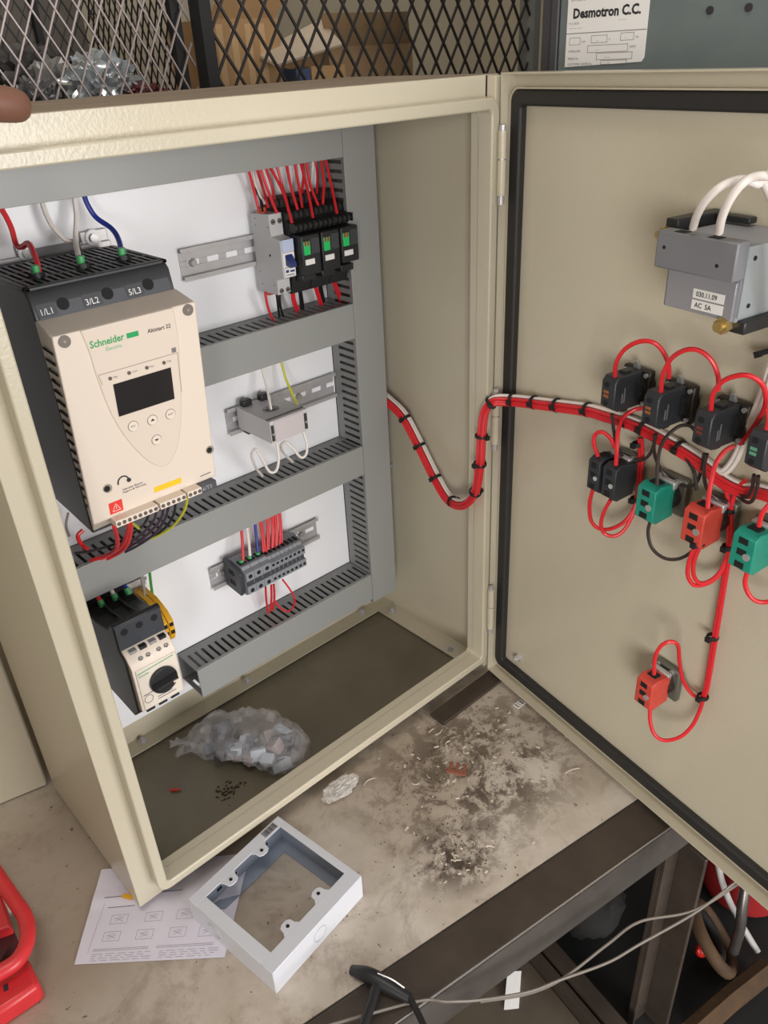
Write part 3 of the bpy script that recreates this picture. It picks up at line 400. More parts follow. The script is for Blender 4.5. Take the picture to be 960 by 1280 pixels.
def vduct():
    x0, x1, z0, z1 = 492.8, 539.4, 66, 741
    t = thing('wiring_duct', 'vertical grey wiring duct along the right inner wall', 'wiring duct', ((x0 + x1) / 2, 186, z0), group='slotted grey wiring ducts on the mounting panel')
    B().box(x0, x1, YP - 1.8, YP - 0.05, z0, z1).obj('base', ductin, t)
    R = Matrix(((0, 0, 1, 0), (0, 1, 0, 0), (1, 0, 0, 0), (0, 0, 0, 1)))
    slot_wall(B(), z0, z1, x0 + 1.6).xf(R).obj('slotted_wall', ductin, t)
    slot_wall(B(), z0, z1, x1).xf(R).obj('slotted_wall', ductin, t)
    B().box(x0 - 0.6, x1 + 1, YD, YD + 1.9, z0, z1).box(x1 + 0.1, x1 + 1, YD + 1.9, YD + 5, z0, z1).obj('cover', ductg, t, bevel=0.6)
vduct()

# ================================================================== DIN rails
def rail(label, x0, x1, zc, screws):
    t = thing('din_rail', label, 'rail', ((x0 + x1) / 2, 208, zc - 17.5), group='zinc mounting rails')
    yf, yb, th = 204.4, YP - 0.05, 1.0
    b = B().box(x0, x1, yf, yf + th, zc + 12.5, zc + 17.5).box(x0, x1, yf, yf + th, zc - 17.5, zc - 12.5)
    b.box(x0, x1, yf + th, yb, zc + 12.5, zc + 13.5).box(x0, x1, yf + th, yb, zc - 13.5, zc - 12.5)
    b.box(x0, x1, yb - th, yb, zc + 3, zc + 12.5).box(x0, x1, yb - th, yb, zc - 12.5, zc - 3)
    x = x0
    while x < x1:
        b.box(x, min(x + 10, x1), yb - th, yb, zc - 3, zc + 3); x += 25
    b.obj('profile', zinc, t, bevel=0.3)
    for x in screws:
        B().cyl((x, yb - th, zc), (x, yb - 5, zc), 5, 16, 3.4).obj('screw', chrome, t)
rail('upper zinc rail left of the grey miniature breaker', 292, 490, 605, (308,))
rail('middle zinc rail carrying the grey current transformer', 318, 490, 410, (430,))
rail('lower zinc rail carrying the row of terminal blocks', 257, 437, 206, (275, 408))
rail('short zinc rail behind the motor breaker', 60, 172, 238, (66,))

# ================================================================== soft starter
def fy(z): return 43 + (611 - z) * 0.114
def soft_starter():
    t = thing('soft_starter', 'large cream and black soft starter with a small dark display', 'soft starter', (146, 140, 405))
    x0, x1 = 81, 211
    # dark body
    b = B().prism([(75.5, 412), (75.5, 618), (79, 636), (84, 641), (188, 641), (188, 418), (160, 418)], 'x', x0, x1)
    b.obj('body', dkgrey, t, bevel=1.5)
    # label face
    B().prism([(74.2, 618), (74.9, 618), (81, 636.6), (80.2, 637)], 'x', x0 + 4, x1 - 4).obj('terminal_front', dkgrey2, t)
    # grille on top: raised ribs between dark gaps
    for r, (ya, yb) in enumerate(((88, 112), (114, 146), (148, 184))):
        g = B()
        x = x0 + 6
        while x < x1 - 8:
            g.box(x, x + 3.4, ya, yb, 640.9, 643.6); x += 6.6
        g.box(x0 + 3, x1 - 3, yb, yb + 2, 640.9, 643.6)
        g.obj('top_grille', dkgrey, t)
    B().box(x0 + 2, x1 - 2, 87, 186, 640.5, 641.3).obj('grille_recess', holem, t)
    B().box(x0, x1, 81, 88, 640.5, 643.6).box(x0, x0 + 5, 81, 187, 640.5, 643.6).box(x1 - 5, x1, 81, 187, 640.5, 643.6).obj('top_rim', dkgrey, t, bevel=0.8)
    for x in (106, 148, 187):
        B().cyl((x, 116, 638), (x, 118, 645.5), 7, 16).obj('wire_entry', black, t)
    for x in (107.6, 147.5, 186.5):
        B().cyl((x, 77.9, 626.2), (x, 76.3, 626.7), 5.2, 20).obj('screw_hole', holem, t)
    for x, s in ((86, '1/L1'), (126, '3/L2'), (166, '5/L3')):
        B().prism([(74.2, 619.4), (75.6, 619.2), (78.6, 629.6), (77.5, 629.9)], 'x', x - 1.5, x + 15).obj('label_recess', mat('label_dark', (62, 63, 68), 0.5), t)
        text_b(s, 7, lambda a, c, x=x: (x + a, 74.3 + (621.3 + c - 618) * 0.328 - 0.9, 621.3 + c)).obj('lettering', labelw, t)
    # cream cover with slanted front
    zt, zb = 611, 427
    lo = [(x0 - 1, fy(zb), zb), (x1 + 3, fy(zb), zb), (x1 + 1, 76, 424), (x0 + 1, 76, 414)]
    hi = [(x0 - 1, fy(zt), zt), (x1 + 1, fy(zt), zt), (x1 + 1, 76, 618), (x0 - 0.5, 76, 618)]
    B().hexa(lo, hi).obj('front_cover', starter, t, bevel=1.2)
    for i in range(17):
        z = 594 - i * 9.4
        B().add([(x0 - 1.3, fy(z) + 5, z), (x0 - 1.3, 71, z + 1.6), (x0 - 1.3, 71, z + 4.6), (x0 - 1.3, fy(z) + 5, z + 3)], [(0, 1, 2, 3)]).add(
            [(x0 - 0.4, fy(z) + 5, z), (x0 - 0.4, 71, z + 1.6), (x0 - 0.4, 71, z + 4.6), (x0 - 0.4, fy(z) + 5, z + 3)], [(3, 2, 1, 0)]).obj('side_vent', holem, t)
    def F(x, z, o=0.25): return (x, fy(z) - o, z)
    def quad(pts, o0=-0.2, o1=0.3):
        b = B(); b.hexa([F(x, z, o0) for x, z in pts], [F(x, z, o1) for x, z in pts]); return b
    def disc(x, z, r, h, m, name, n=20):
        return B().cyl(F(x, z, -0.3), F(x, z, h), r, n).obj(name, m, t)
    for x, z in ((89, 605.5), (203.5, 605.5)):
        disc(x, z, 5.2, 0.95, mat('cap_grey', (112, 102, 94), 0.5), 'screw_cap'); disc(x, z, 1.2, 1.2, startershade, 'cap_dimple', 10)
    for x, z in ((99.9, 459.5), (210, 459.5)):
        disc(x, z, 4.4, 0.8, startershade, 'screw_recess'); disc(x - 0.8, z, 3.0, 1.0, holem, 'screw_hole', 14)
    # raised centre shield
    curve = [(103.4, 611), (107.4, 590.1), (109.8, 566.8), (116.4, 529.9), (127.7, 498.6), (143.1, 472.3), (155.7, 461.4), (166.4, 463.3), (177.1, 480.6), (184.3, 511.1), (187.9, 545.5), (190.3, 585.6), (189.2, 611)]
    c2 = [(q.x, q.y) for q in catmull([(x, z, 0) for x, z in curve], 5)]
    n = len(c2); vs = [F(x, z, -0.5) for x, z in c2] + [F(x, z, 1.2) for x, z in c2]
    B().add(vs, [list(range(n)), list(range(2 * n - 1, n - 1, -1))] + [(i, i + n, (i + 1) % n + n, (i + 1) % n) for i in range(n)]).obj('front_shield', mat('starter_cream2', (222, 207, 193), 0.4), t, bevel=0.8)
    def F2(x, z, o=1.45): return F(x, z, o)
    ln = B()
    for p, q in (((111, 569.5), (187.5, 569.5)), ((187.5, 569.5), (186.5, 531)), ((111, 569.5), (113, 560))):
        dx, dz = q[0] - p[0], q[1] - p[1]; L = math.hypot(dx, dz); nx, nz = -dz / L * 0.25, dx / L * 0.25
        ln.add([F2(p[0] + nx, p[1] + nz), F2(q[0] + nx, q[1] + nz), F2(q[0] - nx, q[1] - nz), F2(p[0] - nx, p[1] - nz)], [(0, 1, 2, 3)])
    ln.obj('panel_line', startershade, t)
    text_b('Schneider', 8.8, lambda a, c: F2(108.6 + a, 594.3 + c), bold=0.16, sx=0.88).obj('lettering', green, t)
    text_b('Electric', 5.0, lambda a, c: F2(121.5 + a, 588.6 + c), sx=1.0).obj('lettering', mat('logo_green_light', (120, 190, 150), 0.5), t)
    B().hexa([F2(x, z, 1.0) for x, z in ((142, 594.5), (153, 594.5), (153, 599), (142, 599))], [F2(x, z, 1.5) for x, z in ((142, 594.5), (153, 594.5), (153, 599), (142, 599))]).obj('logo_bar', green, t)
    text_b('Altistart 22', 5.2, lambda a, c: F2(161.5 + a, 594.3 + c), sx=0.95, bold=0.05).obj('lettering', ink, t)
    B().add([F2(x, z) for x, z in ((182, 570.6), (186.4, 570.6), (186.4, 575), (182, 575))], [(0, 1, 2, 3)]).obj('mark', inkl, t)
    for i, x in enumerate((120.8, 138.6, 155.8, 172.9)):
        B().cyl(F2(x, 563.8, 1.0), F2(x, 563.8, 1.8), 1.7, 14).obj('indicator', mat('led_dark', (90, 78, 74), 0.4), t)
        text_b(('Rdy', 'Com', 'Run', 'Trip')[i], 2.6, lambda a, c, x=x: F2(x + 3 + a, 563 + c)).obj('lettering', inkl, t)
    B().hexa([F2(*p, 1.0) for p in ((122.5, 526.3), (178.5, 526.3), (178.8, 557.6), (122.4, 557.6))], [F2(*p, 1.7) for p in ((122.5, 526.3), (178.5, 526.3), (178.8, 557.6), (122.4, 557.6))]).obj('display', lcd, t)
    for i, (x, z) in enumerate(((134.1, 512.8), (153.5, 512.5), (172.2, 512.4), (154.6, 491.3))):
        k = B().ring(F2(x, z, 1.4), (0, 1, 0.114), 4.9, 0.35, 24, 6).obj('button_rim', startershade, t)
        B().cyl(F2(x, z, 1.0), F2(x, z, 1.9), 4.6, 22).obj('button', starter, t)
        if i in (1, 3):
            s = 1 if i == 1 else -1
            B().add([F2(x - 2.4, z - s * 1, 2.0), F2(x + 2.4, z - s * 1, 2.0), F2(x, z + s * 1.6, 2.0)], [(0, 1, 2)]).obj('arrow', ink, t)
        else:
            text_b('ESC' if i == 0 else 'ENT', 3.0, lambda a, c, x=x, z=z: F2(x + a, z - 1 + c, 2.0), align='CENTER').obj('lettering', ink, t)
    # headset mark and small print
    pts = [(112 + 5.5 * math.cos(a) + 4, 460 + 6 * math.sin(a), 0) for a in [math.pi * (1.05 - 1.1 * k / 10) for k in range(11)]]
    B().tube([Vector(F(x, z, 0.35)) for x, z, _ in pts], 0.7, 6).obj('headset_mark', ink, t)
    B().cyl(F(121.5, 460, 0.2), F(121.5, 460, 0.6), 2.2, 12).obj('headset_mark', ink, t)
    text_b('Schneider Electric\nSupport & Warranty', 2.9, lambda a, c: F(113.5 + a, 451 + c, 0.35)).obj('lettering', ink, t)
    quad([(97.5, 430.5), (111, 430.5), (111.3, 443), (97.8, 443)]).obj('warning_sticker', sticker_red, t)
    tr = B(); 
    for p, q in (((100.5, 433), (108.5, 433)), ((108.5, 433), (104.5, 440.5)), ((104.5, 440.5), (100.5, 433)), ((104.5, 435), (104.5, 438))):
        tr.tube([Vector(F(*p, 0.5)), Vector(F(*q, 0.5))], 0.45, 5)
    tr.obj('warning_mark', mat('mark_pale', (240, 190, 180), 0.5), t)
    quad([(144.5, 435.5), (174.5, 435), (175, 441), (144.8, 441.5)]).obj('yellow_sticker', sticker_yellow, t)
    # control terminals
    for (xa, xb, n) in ((97, 141, 8), (143.5, 172, 5), (174, 190, 3)):
        B().box(xa, xb, 53, 66, 420.5, 427.5).obj('terminal_strip', starter, t, bevel=0.5)
        for k in range(n):
            x = xa + (k + 0.5) * (xb - xa) / n
            B().cyl((x, 53.2, 424), (x, 52.6, 424), 2.0, 12).obj('terminal_hole', mat('hole_brown', (96, 84, 76), 0.6), t)
        text_b('-- - -- - --'[:n * 2], 2.4, lambda a, c, xa=xa: F(xa + 1 + a, 428.7 + c, 0.35)).obj('lettering', inkl, t)
    B().box(191, 209, 56, 72, 419, 427).obj('terminal_block', dkgrey2, t, bevel=0.6)
    text_b('6/T3', 6, lambda a, c: (192 + a, 55.6, 420.8 + c)).obj('lettering', mat('print_grey', (170, 172, 178), 0.5), t)
    B().hexa([F(196, 433, 0), F(208, 433.4, 0), F(208, 434.4, 0), F(196, 434, 0)], [F(196, 433, 0.3), F(208, 433.4, 0.3), F(208, 434.4, 0.3), F(196, 434, 0.3)]).obj('small_print', inkl, t)
    # mounting bracket behind the top
    b = B().box(86, 218, 207.5, 209.5, 620, 645)
    b.box(124, 141, 207.5, 209.5, 645, 655).box(188, 216, 207.5, 209.5, 645, 657).box(141, 188, 207.5, 209.5, 645, 648)
    b.obj('mounting_bracket', zinc, t, bevel=0.8)
    B().box(92, 204, 186, 208, 425, 640).obj('heat_sink', mat('heat_sink_grey', (96, 96, 98), 0.5, 0.5), t)
    for x, z in ((132.5, 647), (200, 650)):
        B().cyl((x, 207.5, z), (x, 205.8, z), 8, 18).obj('washer', zinc, t)
        B().cyl((x, 206, z), (x, 202.5, z), 4.6, 6, smooth=False).obj('bolt', chrome, t)
    B().box(142, 186, 206.6, 207.6, 641, 649.5).obj('rating_plate', mat('plate_grey', (120, 118, 120), 0.5), t)
soft_starter()

# ================================================================== motor breaker
def motor_breaker():
    t = thing('motor_breaker', 'black and cream motor breaker with a black rotary knob', 'circuit breaker', (106, 140, 168))
    x0, x1 = 78, 133
    B().prism([(90, 168), (76, 182), (76, 254), (85, 262), (85, 294), (90, 296), (104, 282), (134, 276), (204.3, 275), (204.3, 176), (150, 170)], 'x', x0, x1).obj('body', black, t, bevel=1.2)
    B().box(x0 + 1, x1 - 1, 83.6, 85.4, 263, 293).obj('upper_front', mat('gv_grey', (58, 61, 68), 0.42), t, bevel=0.6)
    for k in range(3):
        xc = (88.3, 105.6, 123)[k]
        B().cyl((xc, 84, 284.2), (xc, 83.2, 284.2), 4.0, 20).obj('screw_hole', holem, t)
        B().box(xc - 3, xc + 9, 142, 168, 274.5, 276.4).obj('wire_well', holem, t)
        if k: B().prism([(88, 293), (134, 275), (157, 275), (157, 280), (134, 281), (104, 287), (88, 297)], 'x', xc - 9.4, xc - 8.2).obj('barrier', black, t)
    B().prism([(68, 186), (68, 246), (76, 258), (83.5, 263), (85, 263), (85, 186)], 'x', x0 + 2, x1 - 1).obj('front_cover', starter, t, bevel=1.0)
    B().box(x0 + 5, x1 - 3, 66.6, 69, 188, 243).obj('front_plate', mat('gv_front', (230, 219, 206), 0.42), t, bevel=0.7)
    for k in range(4):
        B().box(86 + k * 11.5, 94 + k * 11.5, 76.2, 82, 258.4, 262.2).obj('slot', black if k % 2 else chrome, t)
    for x in (94.2, 102.9, 115.5, 124.3):
        B().cyl((x, 73.5, 251.5), (x, 71.3, 250.3), 3.3, 16).obj('terminal_screw', chrome, t)
        B().cyl((x, 71.6, 250.6), (x, 71.0, 250.1), 1.6, 10).obj('screw_slot', holem, t)
    B().cyl((110, 67, 217), (110, 62, 217), 16, 32).obj('knob', black, t, bevel=0.8)
    B().hexa([(95.5, 62.3, 211), (124.5, 62.3, 213), (124.5, 62.3, 222), (95.5, 62.3, 220)], [(97, 54, 213), (123, 54, 215), (123, 54, 219), (97, 54, 217)]).obj('handle', blackm, t, bevel=1.2)
    B().box(116, 123, 53, 56, 215.6, 217.8).obj('handle_mark', starter, t)
    B().tube([Vector((84, 66.4, 238)), Vector((127, 66.4, 240.5))], 0.4, 6).obj('green_line', green, t)
    text_b('Schneider', 4.0, lambda a, c: (84.5 + a, 66.3, 233 + c), sx=0.8).obj('lettering', green, t)
    B().box(85, 97, 66.2, 66.7, 207.5, 208.5).box(100, 122, 66.2, 66.7, 194, 194.8).box(100, 118, 66.2, 66.7, 197, 197.8).obj('small_print', inkl, t)
    B().ring((90, 66.4, 201), (0, 1, 0), 5, 0.35, 20, 6).obj('dial_scale', inkl, t)
    B().box(x0 + 7, x0 + 17, 68, 73, 183.5, 187).box(x0 + 22, x0 + 32, 68, 73, 183.5, 187).box(x0 + 37, x0 + 47, 68, 73, 183.5, 187).obj('lower_tab', black, t)
motor_breaker()
for k in range(2):
    x = 152 + k * 7.6
    t = thing('earth_terminal', ('earth' if k else 'yellow-green earth') + ' terminal block ' + ('next to the white panel, outer one of two' if k else 'touching the side of the motor breaker'), 'terminal block', (x + 3, 175, 190), group='earth terminals')
    B().prism([(146, 196), (140, 206), (140, 226), (150, 236), (172, 244), (204, 244), (204, 196)], 'x', x, x + 6.8).obj('body', yellow, t, bevel=0.6)
    B().box(x + 1, x + 5.8, 139.4, 142, 208, 213).obj('screw_hole', holem, t)
    B().box(x + 1, x + 5.8, 139.4, 142, 219, 224).obj('screw_hole', holem, t)
    B().box(x - 0.2, x + 1.6, 141, 200, 214, 218).obj('green_stripe', greenw, t)

# ================================================================== miniature breaker
def mcb():
    t = thing('miniature_breaker', 'light grey miniature circuit breaker with dark blue toggle', 'circuit breaker', (396, 180, 558))
    x0, x1 = 386.5, 404.5
    B().prism([(204.3, 646), (169, 647.5), (168, 624), (152, 621), (152, 580), (166, 576), (166.5, 559), (204.3, 558)], 'x', x0, x1).obj('body', breaker, t, bevel=0.8)
    for z in (639, 563.2):
        for x in (391.5, 400.5):
            y = 168.6 if z > 600 else 166.4
            B().cyl((x, y + 0.5, z), (x, y - 0.6, z), 3.0, 14).obj('terminal_screw', mat('screw_grey', (120, 118, 116), 0.4, 0.6), t)
            B().box(x - 2.2, x + 2.2, y - 0.9, y - 0.5, z - 0.5, z + 0.5).obj('screw_slot', holem, t)
    B().box(x0 + 1, x1 - 1, 150.6, 153, 609, 621.5).obj('label_window', lens_blue, t)
    B().box(x0 + 1, x1 - 1, 151, 153, 592, 607.5).obj('toggle_recess', labelw, t)
    B().hexa([(x0 + 4, 151.5, 594), (x1 - 4, 151.5, 594), (x1 - 4, 151.5, 606), (x0 + 4, 151.5, 606)], [(x0 + 4, 143, 592), (x1 - 4, 143, 592), (x1 - 4, 143.5, 597), (x0 + 4, 143.5, 597)]).obj('toggle', bluelever, t, bevel=0.8)
    B().box(x0 + 1.5, x1 - 1.5, 150.8, 153, 581.5, 591).obj('rating_label', labelw, t)
    B().box(x0 + 3, x0 + 7, 150.4, 151, 586, 589).box(x0 + 9, x0 + 15, 150.4, 151, 586, 588).box(x0 + 3, x0 + 14, 150.4, 151, 583, 583.8).obj('small_print', bluelever, t)
    B().cyl((x0 - 0.3, 174, 603), (x0 + 0.2, 174, 603), 1.4, 12).obj('rivet', holem, t)
    for y, z in ((196, 634), (196, 641), (196, 568), (198, 582), (172, 634), (172, 570)):
        B().cyl((x0 - 0.25, y, z), (x0 + 0.2, y, z), 1.1, 10).obj('rivet', mat('rivet_grey', (140, 138, 136), 0.5), t)
    B().cyl((393, 190, 645), (393, 190, 653), 5.5, 16).obj('red_cap', mat('cap_red', (200, 70, 50), 0.4), t, bevel=1)
    B().box(388, 400, 188, 198, 555, 558.5).obj('rail_clip', cred, t)
mcb()

# ================================================================== relays
pos = ('left', 'middle', 'right')
for i in range(3):
    x0 = 405.8 + i * 28.7; x1 = x0 + 27.6
    t = thing('plug_in_relay', ['black relay beside the grey miniature breaker, with green flag and white tag', 'middle of three black relays with green flags', 'black relay nearest the vertical duct, with green flag and white tag'][i], 'relay', ((x0 + x1) / 2, 175, 556), group='black plug-in relays with green flags')
    B().prism([(204, 556), (168, 556), (162, 572), (162, 626), (152, 628), (152, 634), (166, 638), (168, 646), (182, 650), (184, 660), (204, 660)], 'x', x0, x1).obj('socket', blackm, t, bevel=0.8)
    for r, (y, z) in enumerate(((151.2, 631), (167, 642), (183, 655))):
        for k in range(4):
            x = x0 + 3.6 + k * 6.8
            B().cyl((x, y + 2, z), (x, y - 0.8, z), 2.6, 12).obj('terminal_screw', mat('term_black', (60, 58, 56), 0.35, 0.5), t)
        for k in range(5):
            x = x0 + 0.2 + k * 6.8
            B().box(x - 0.5, x + 0.5, y - 2.5, y + 6, z - 4, z + 5).obj('divider', black, t)
    B().box(x0 + 1, x1 - 1, 140, 163, 580 + (i == 2) * 4, 624).obj('relay_body', black, t, bevel=1.2)
    B().box(x0 + 3, x0 + 12, 138.6, 141, 603, 618).obj('flag', flaggreen, t, bevel=0.5)
    for k in range(2): B().box(x0 + 4 + k * 4, x0 + 6.4 + k * 4, 138.2, 140, 613, 618).obj('flag_stripe', mat('stripe_red', (150, 60, 50), 0.5), t)
    B().box(x0 + 4, x0 + 17, 139.2, 141, 592, 598).obj('label_tag', labelw, t)
    B().box(x0 + 14, x1 - 2, 139.5, 141, 603, 620).obj('print_area', mat('relay_print', (60, 62, 66), 0.5), t)
    B().box(x0 + 4, x1 - 4, 148, 164, 572, 580).obj('ejector', black, t, bevel=1)

# ================================================================== current transformer module
def ct():
    t = thing('current_transformer', 'light grey current transformer block with a round hole on the middle rail', 'transformer', (358, 168, 398))
    x0, x1, y0, y1, z0, z1 = 330.5, 385.5, 133, 203, 400, 428
    cx, cy, r, n = 355, 164, 9, 20
    ringp = [(cx + r * math.cos(2 * math.pi * k / n), cy + r * math.sin(2 * math.pi * k / n)) for k in range(n)]
    outer = []
    for k in range(n):
        a = 2 * math.pi * k / n; dx, dy = math.cos(a), math.sin(a)
        sx = ((x1 - cx) if dx > 0 else (x0 - cx)) / dx if abs(dx) > 1e-6 else 1e9; sy = ((y1 - cy) if dy > 0 else (y0 - cy)) / dy if abs(dy) > 1e-6 else 1e9
        q = min(sx, sy); outer.append((cx + dx * q, cy + dy * q))
    corners = [(x1, y1), (x0, y1), (x0, y0), (x1, y0)]
    pts = sorted(outer + corners, key=lambda p: math.atan2(p[1] - cy, p[0] - cx) % (2 * math.pi))
    m = len(pts); inner = [(cx + r * math.cos(math.atan2(p[1] - cy, p[0] - cx)), cy + r * math.sin(math.atan2(p[1] - cy, p[0] - cx))) for p in pts]
    vs = [(x, y, z1) for x, y in pts] + [(x, y, z1) for x, y in inner] + [(x, y, z0) for x, y in pts] + [(x, y, z0) for x, y in inner]; fs = []
    for k in range(m):
        q = (k + 1) % m; fs += [(k, q, m + q, m + k), (2 * m + k, 3 * m + k, 3 * m + q, 2 * m + q), (k, 2 * m + k, 2 * m + q, q), (m + k, m + q, 3 * m + q, 3 * m + k)]
    B().add(vs, fs).obj('body', lightgrey, t)
    B().ring((cx, cy, z1 + 0.2), (0, 0, 1), r + 0.6, 0.9, 24, 6).obj('hole_rim', termg, t)
    B().cyl((cx, cy, z0 + 2), (cx, cy, z0 + 3), r, 20).obj('hole_shadow', holem, t)
    B().box(x0 + 6, x1 - 6, y0 - 1, y0 + 1, z0 + 0.5, z1 - 1).obj('front_label', mat('ct_front', (200, 192, 194), 0.4), t, bevel=0.4)
    for x in (x0 + 2.5, x1 - 3.5):
        B().box(x - 1.6, x + 2, y0 - 1.2, y0 + 1, z0 + 3, z1 - 5).obj('terminal_slot', dkgrey, t)
        B().cyl((x, y0 - 1.6, z0 + 12), (x, y0 - 1, z0 + 12), 1.5, 10).obj('terminal_screw', chrome, t)
    B().box(x0 + 0.5, x1 - 0.5, y0 + 6, y0 + 8, z1 - 0.2, z1 + 0.6).obj('top_groove', dkgrey, t)
    for x in (336, 362):
        B().box(x, x + 13, 194, 204, 426, 436).obj('rail_clip', black, t, bevel=1.5)
    B().box(336, 348, 192, 204, 392, 400.5).obj('rail_clip', black, t, bevel=1)
ct()

# ================================================================== terminal blocks
xs = [281.9 + 13.1 * k for k in range(4)] + [321.3 + 7.05 * k for k in range(1, 9)]
for i in range(11):
    x0, x1 = xs[i] + 0.15, xs[i + 1] - 0.15; wide = i < 3; xc = (x0 + x1) / 2
    nth = ('first', 'second', 'third', 'fourth', 'fifth', 'sixth', 'seventh', 'eighth')
    lab = (['wide grey terminal block taking a red wire at the left end', 'wide grey terminal block taking a white wire, between red and blue', 'wide grey terminal block taking a blue wire'][i] if wide else 'narrow grey terminal block, %s one right of the blue wire' % nth[i - 3])
    t = thing('terminal_block', lab, 'terminal block', (xc, 182, 188), group='wide terminal blocks' if wide else 'narrow terminal blocks on the lower rail')
    z1 = 225 - (0 if wide else 2.5); z0 = 190 - (0 if wide else 0)
    B().prism([(204, 190), (166, 188), (159, z0 + 2), (159, 203.5), (163, 203.5), (163, 211.5), (159, 211.5), (159, z1 - 1), (166, z1 + 1), (168, z1 + 5), (190, z1 + 8), (204, z1 + 2)], 'x', x0, x1).obj('body', termg, t, bevel=0.4)
    B().box(x0 + 0.8, x1 - 0.8, 162.2, 163.6, 203.8, 211.2).obj('bridge_slot', termd, t)
    for z in (218, 196.5):
        B().cyl((xc, 159.4, z), (xc, 158.7, z), 3.0 if wide else 2.2, 14).obj('screw_hole', holem, t)
    B().box(x0 + 1.2, x1 - 1.2, 172, 182, z1 + 5.2, z1 + 7.4).obj('wire_entry', holem, t)
t = thing('end_stop', 'small grey end stop at the right of the terminal row', 'end stop', (381, 185, 190))
B().prism([(204, 192), (176, 192), (172, 206), (176, 222), (190, 228), (204, 226)], 'x', 378.2, 384).obj('body', termg, t, bevel=0.8)
B().cyl((381, 176, 226), (381, 171, 224), 2.6, 12).obj('screw', chrome, t)
t = thing('end_plate', 'dark grey end plate closing the left of the terminal row', 'end plate', (279, 185, 188))
B().prism([(204, 189), (170, 187), (166, 200), (166, 222), (172, 228), (204, 232)], 'x', 276.5, 281.6).obj('body', termd, t, bevel=0.8)
for z in (198, 214): B().box(276.2, 277, 180, 192, z, z + 7).obj('recess', holem, t)

# ================================================================== wires inside the enclosure
def wires(lst, name, r, lab, group, frame=None, n=8):
    for k, pts in lst:
        c = WN[k]
        wire('%s_wire' % k, k, pts, r, frame, label=lab % c, group=group % c, n=n)
ORD = ('first', 'second', 'third', 'fourth', 'fifth', 'sixth', 'seventh', 'eighth', 'ninth', 'tenth', 'eleventh', 'twelfth', 'thirteenth', 'fourteenth')
def ranked(lst, r, lab, group):
    for kk in dict.fromkeys(k for k, p in lst):
        sel = sorted([p for k, p in lst if k == kk], key=lambda p: p[0][0] + p[0][1] * 0.8)
        for i, p in enumerate(sel):
            wire('%s_wire' % kk, kk, p, r, label=lab % (WN[kk], '' if len(sel) == 1 else ', %s from the left' % ORD[i]), group=(group % WN[kk]) if len(sel) > 1 else None)
ranked(D['top'], 1.65, 'thin %s wire dropping from the top duct to the relays%s', '%s wires above the relays')
ranked(D['low'], 1.5, 'thin %s wire below the relays entering the second duct%s', '%s wires below the relays')
flab = ['red supply wire bent over the starter bracket into its top', 'white supply wire looping behind the middle starter terminal', 'white supply wire entering the middle starter terminal', 'dark blue supply wire entering the right starter terminal']
for (k, p), l in zip(D['feed'], flab): wire('%s_wire' % k, k, p, 2.6, label=l)
for x, y in ((106, 117), (148, 120), (187, 119)):
    B().cyl((x, y, 642), (x + 0.4, y - 0.3, 653), 3.5, 14).obj('wire_ferrule', ferrule, label='green ferrule on the %s wire at the starter top' % {106: 'red', 148: 'white', 187: 'blue'}[x], cat='ferrule', group='green ferrules on the starter')
clab = ['white wire passing down through the transformer hole', 'yellow-green earth wire running down behind the transformer', 'white wire looping below the left of the transformer', 'white wire looping below the right of the transformer']
for (k, p), l in zip(D['ct'], clab): wire('%s_wire' % k, k, p, 1.6 if k != 'white' else 1.7, label=l)
for i, (k, p) in enumerate(D['term']):
    if i < 3: wire('%s_wire' % k, k, p, 2.0, label='%s wire dropping into a wide terminal block' % WN[k])
    elif i < 13: wire('red_wire', k, p, 1.5, label='thin red wire dropping into the narrow terminal blocks, %s from the left' % ORD[i - 3], group='red wires above the narrow terminals')
    elif i < 16: wire('red_wire', k, p, 1.5, label='%s of three thin red wires from the terminal row into the bottom duct' % ('left', 'middle', 'right')[i - 13], group='red wires below the terminals')
    else: wire('red_wire', k, p, 1.3, label='red wire looping out below the narrow terminals')
for k, x in enumerate((288.5, 301.6, 314.7)):
    B().cyl((x, 176, 229), (x, 177, 235), 3.2, 12).obj('wire_ferrule', ferrule, label='green ferrule on the %s wire at the terminal row' % ('red', 'white', 'blue')[k], cat='ferrule', group='green ferrules on the terminal row')
glab = ['red wire entering the left pole of the motor breaker', 'white wire entering the middle pole of the motor breaker', 'blue wire entering the right pole of the motor breaker', 'green earth wire running down to the yellow terminals', 'grey wire behind the motor breaker']
for q, x in zip(D['gv'], (96, 112.5, 128)): q[1][:] = [[x, 155, 276], [x, 158, 283], [x, 166, 289], [x, 176, 298], [x, 180, 310]]
for (k, p), l in zip(D['gv'], glab): wire('%s_wire' % k, k, p, 2.4 if k in ('red', 'white', 'blue') else 1.8, label=l)
for k, x in enumerate((96, 112.5, 128)):
    B().cyl((x, 154, 276.5), (x, 157.6, 283.5), 3.6, 14).obj('wire_ferrule', ferrule, label='green ferrule on the %s wire at the motor breaker' % ('red', 'white', 'blue')[k], cat='ferrule', group='green ferrules on the motor breaker')
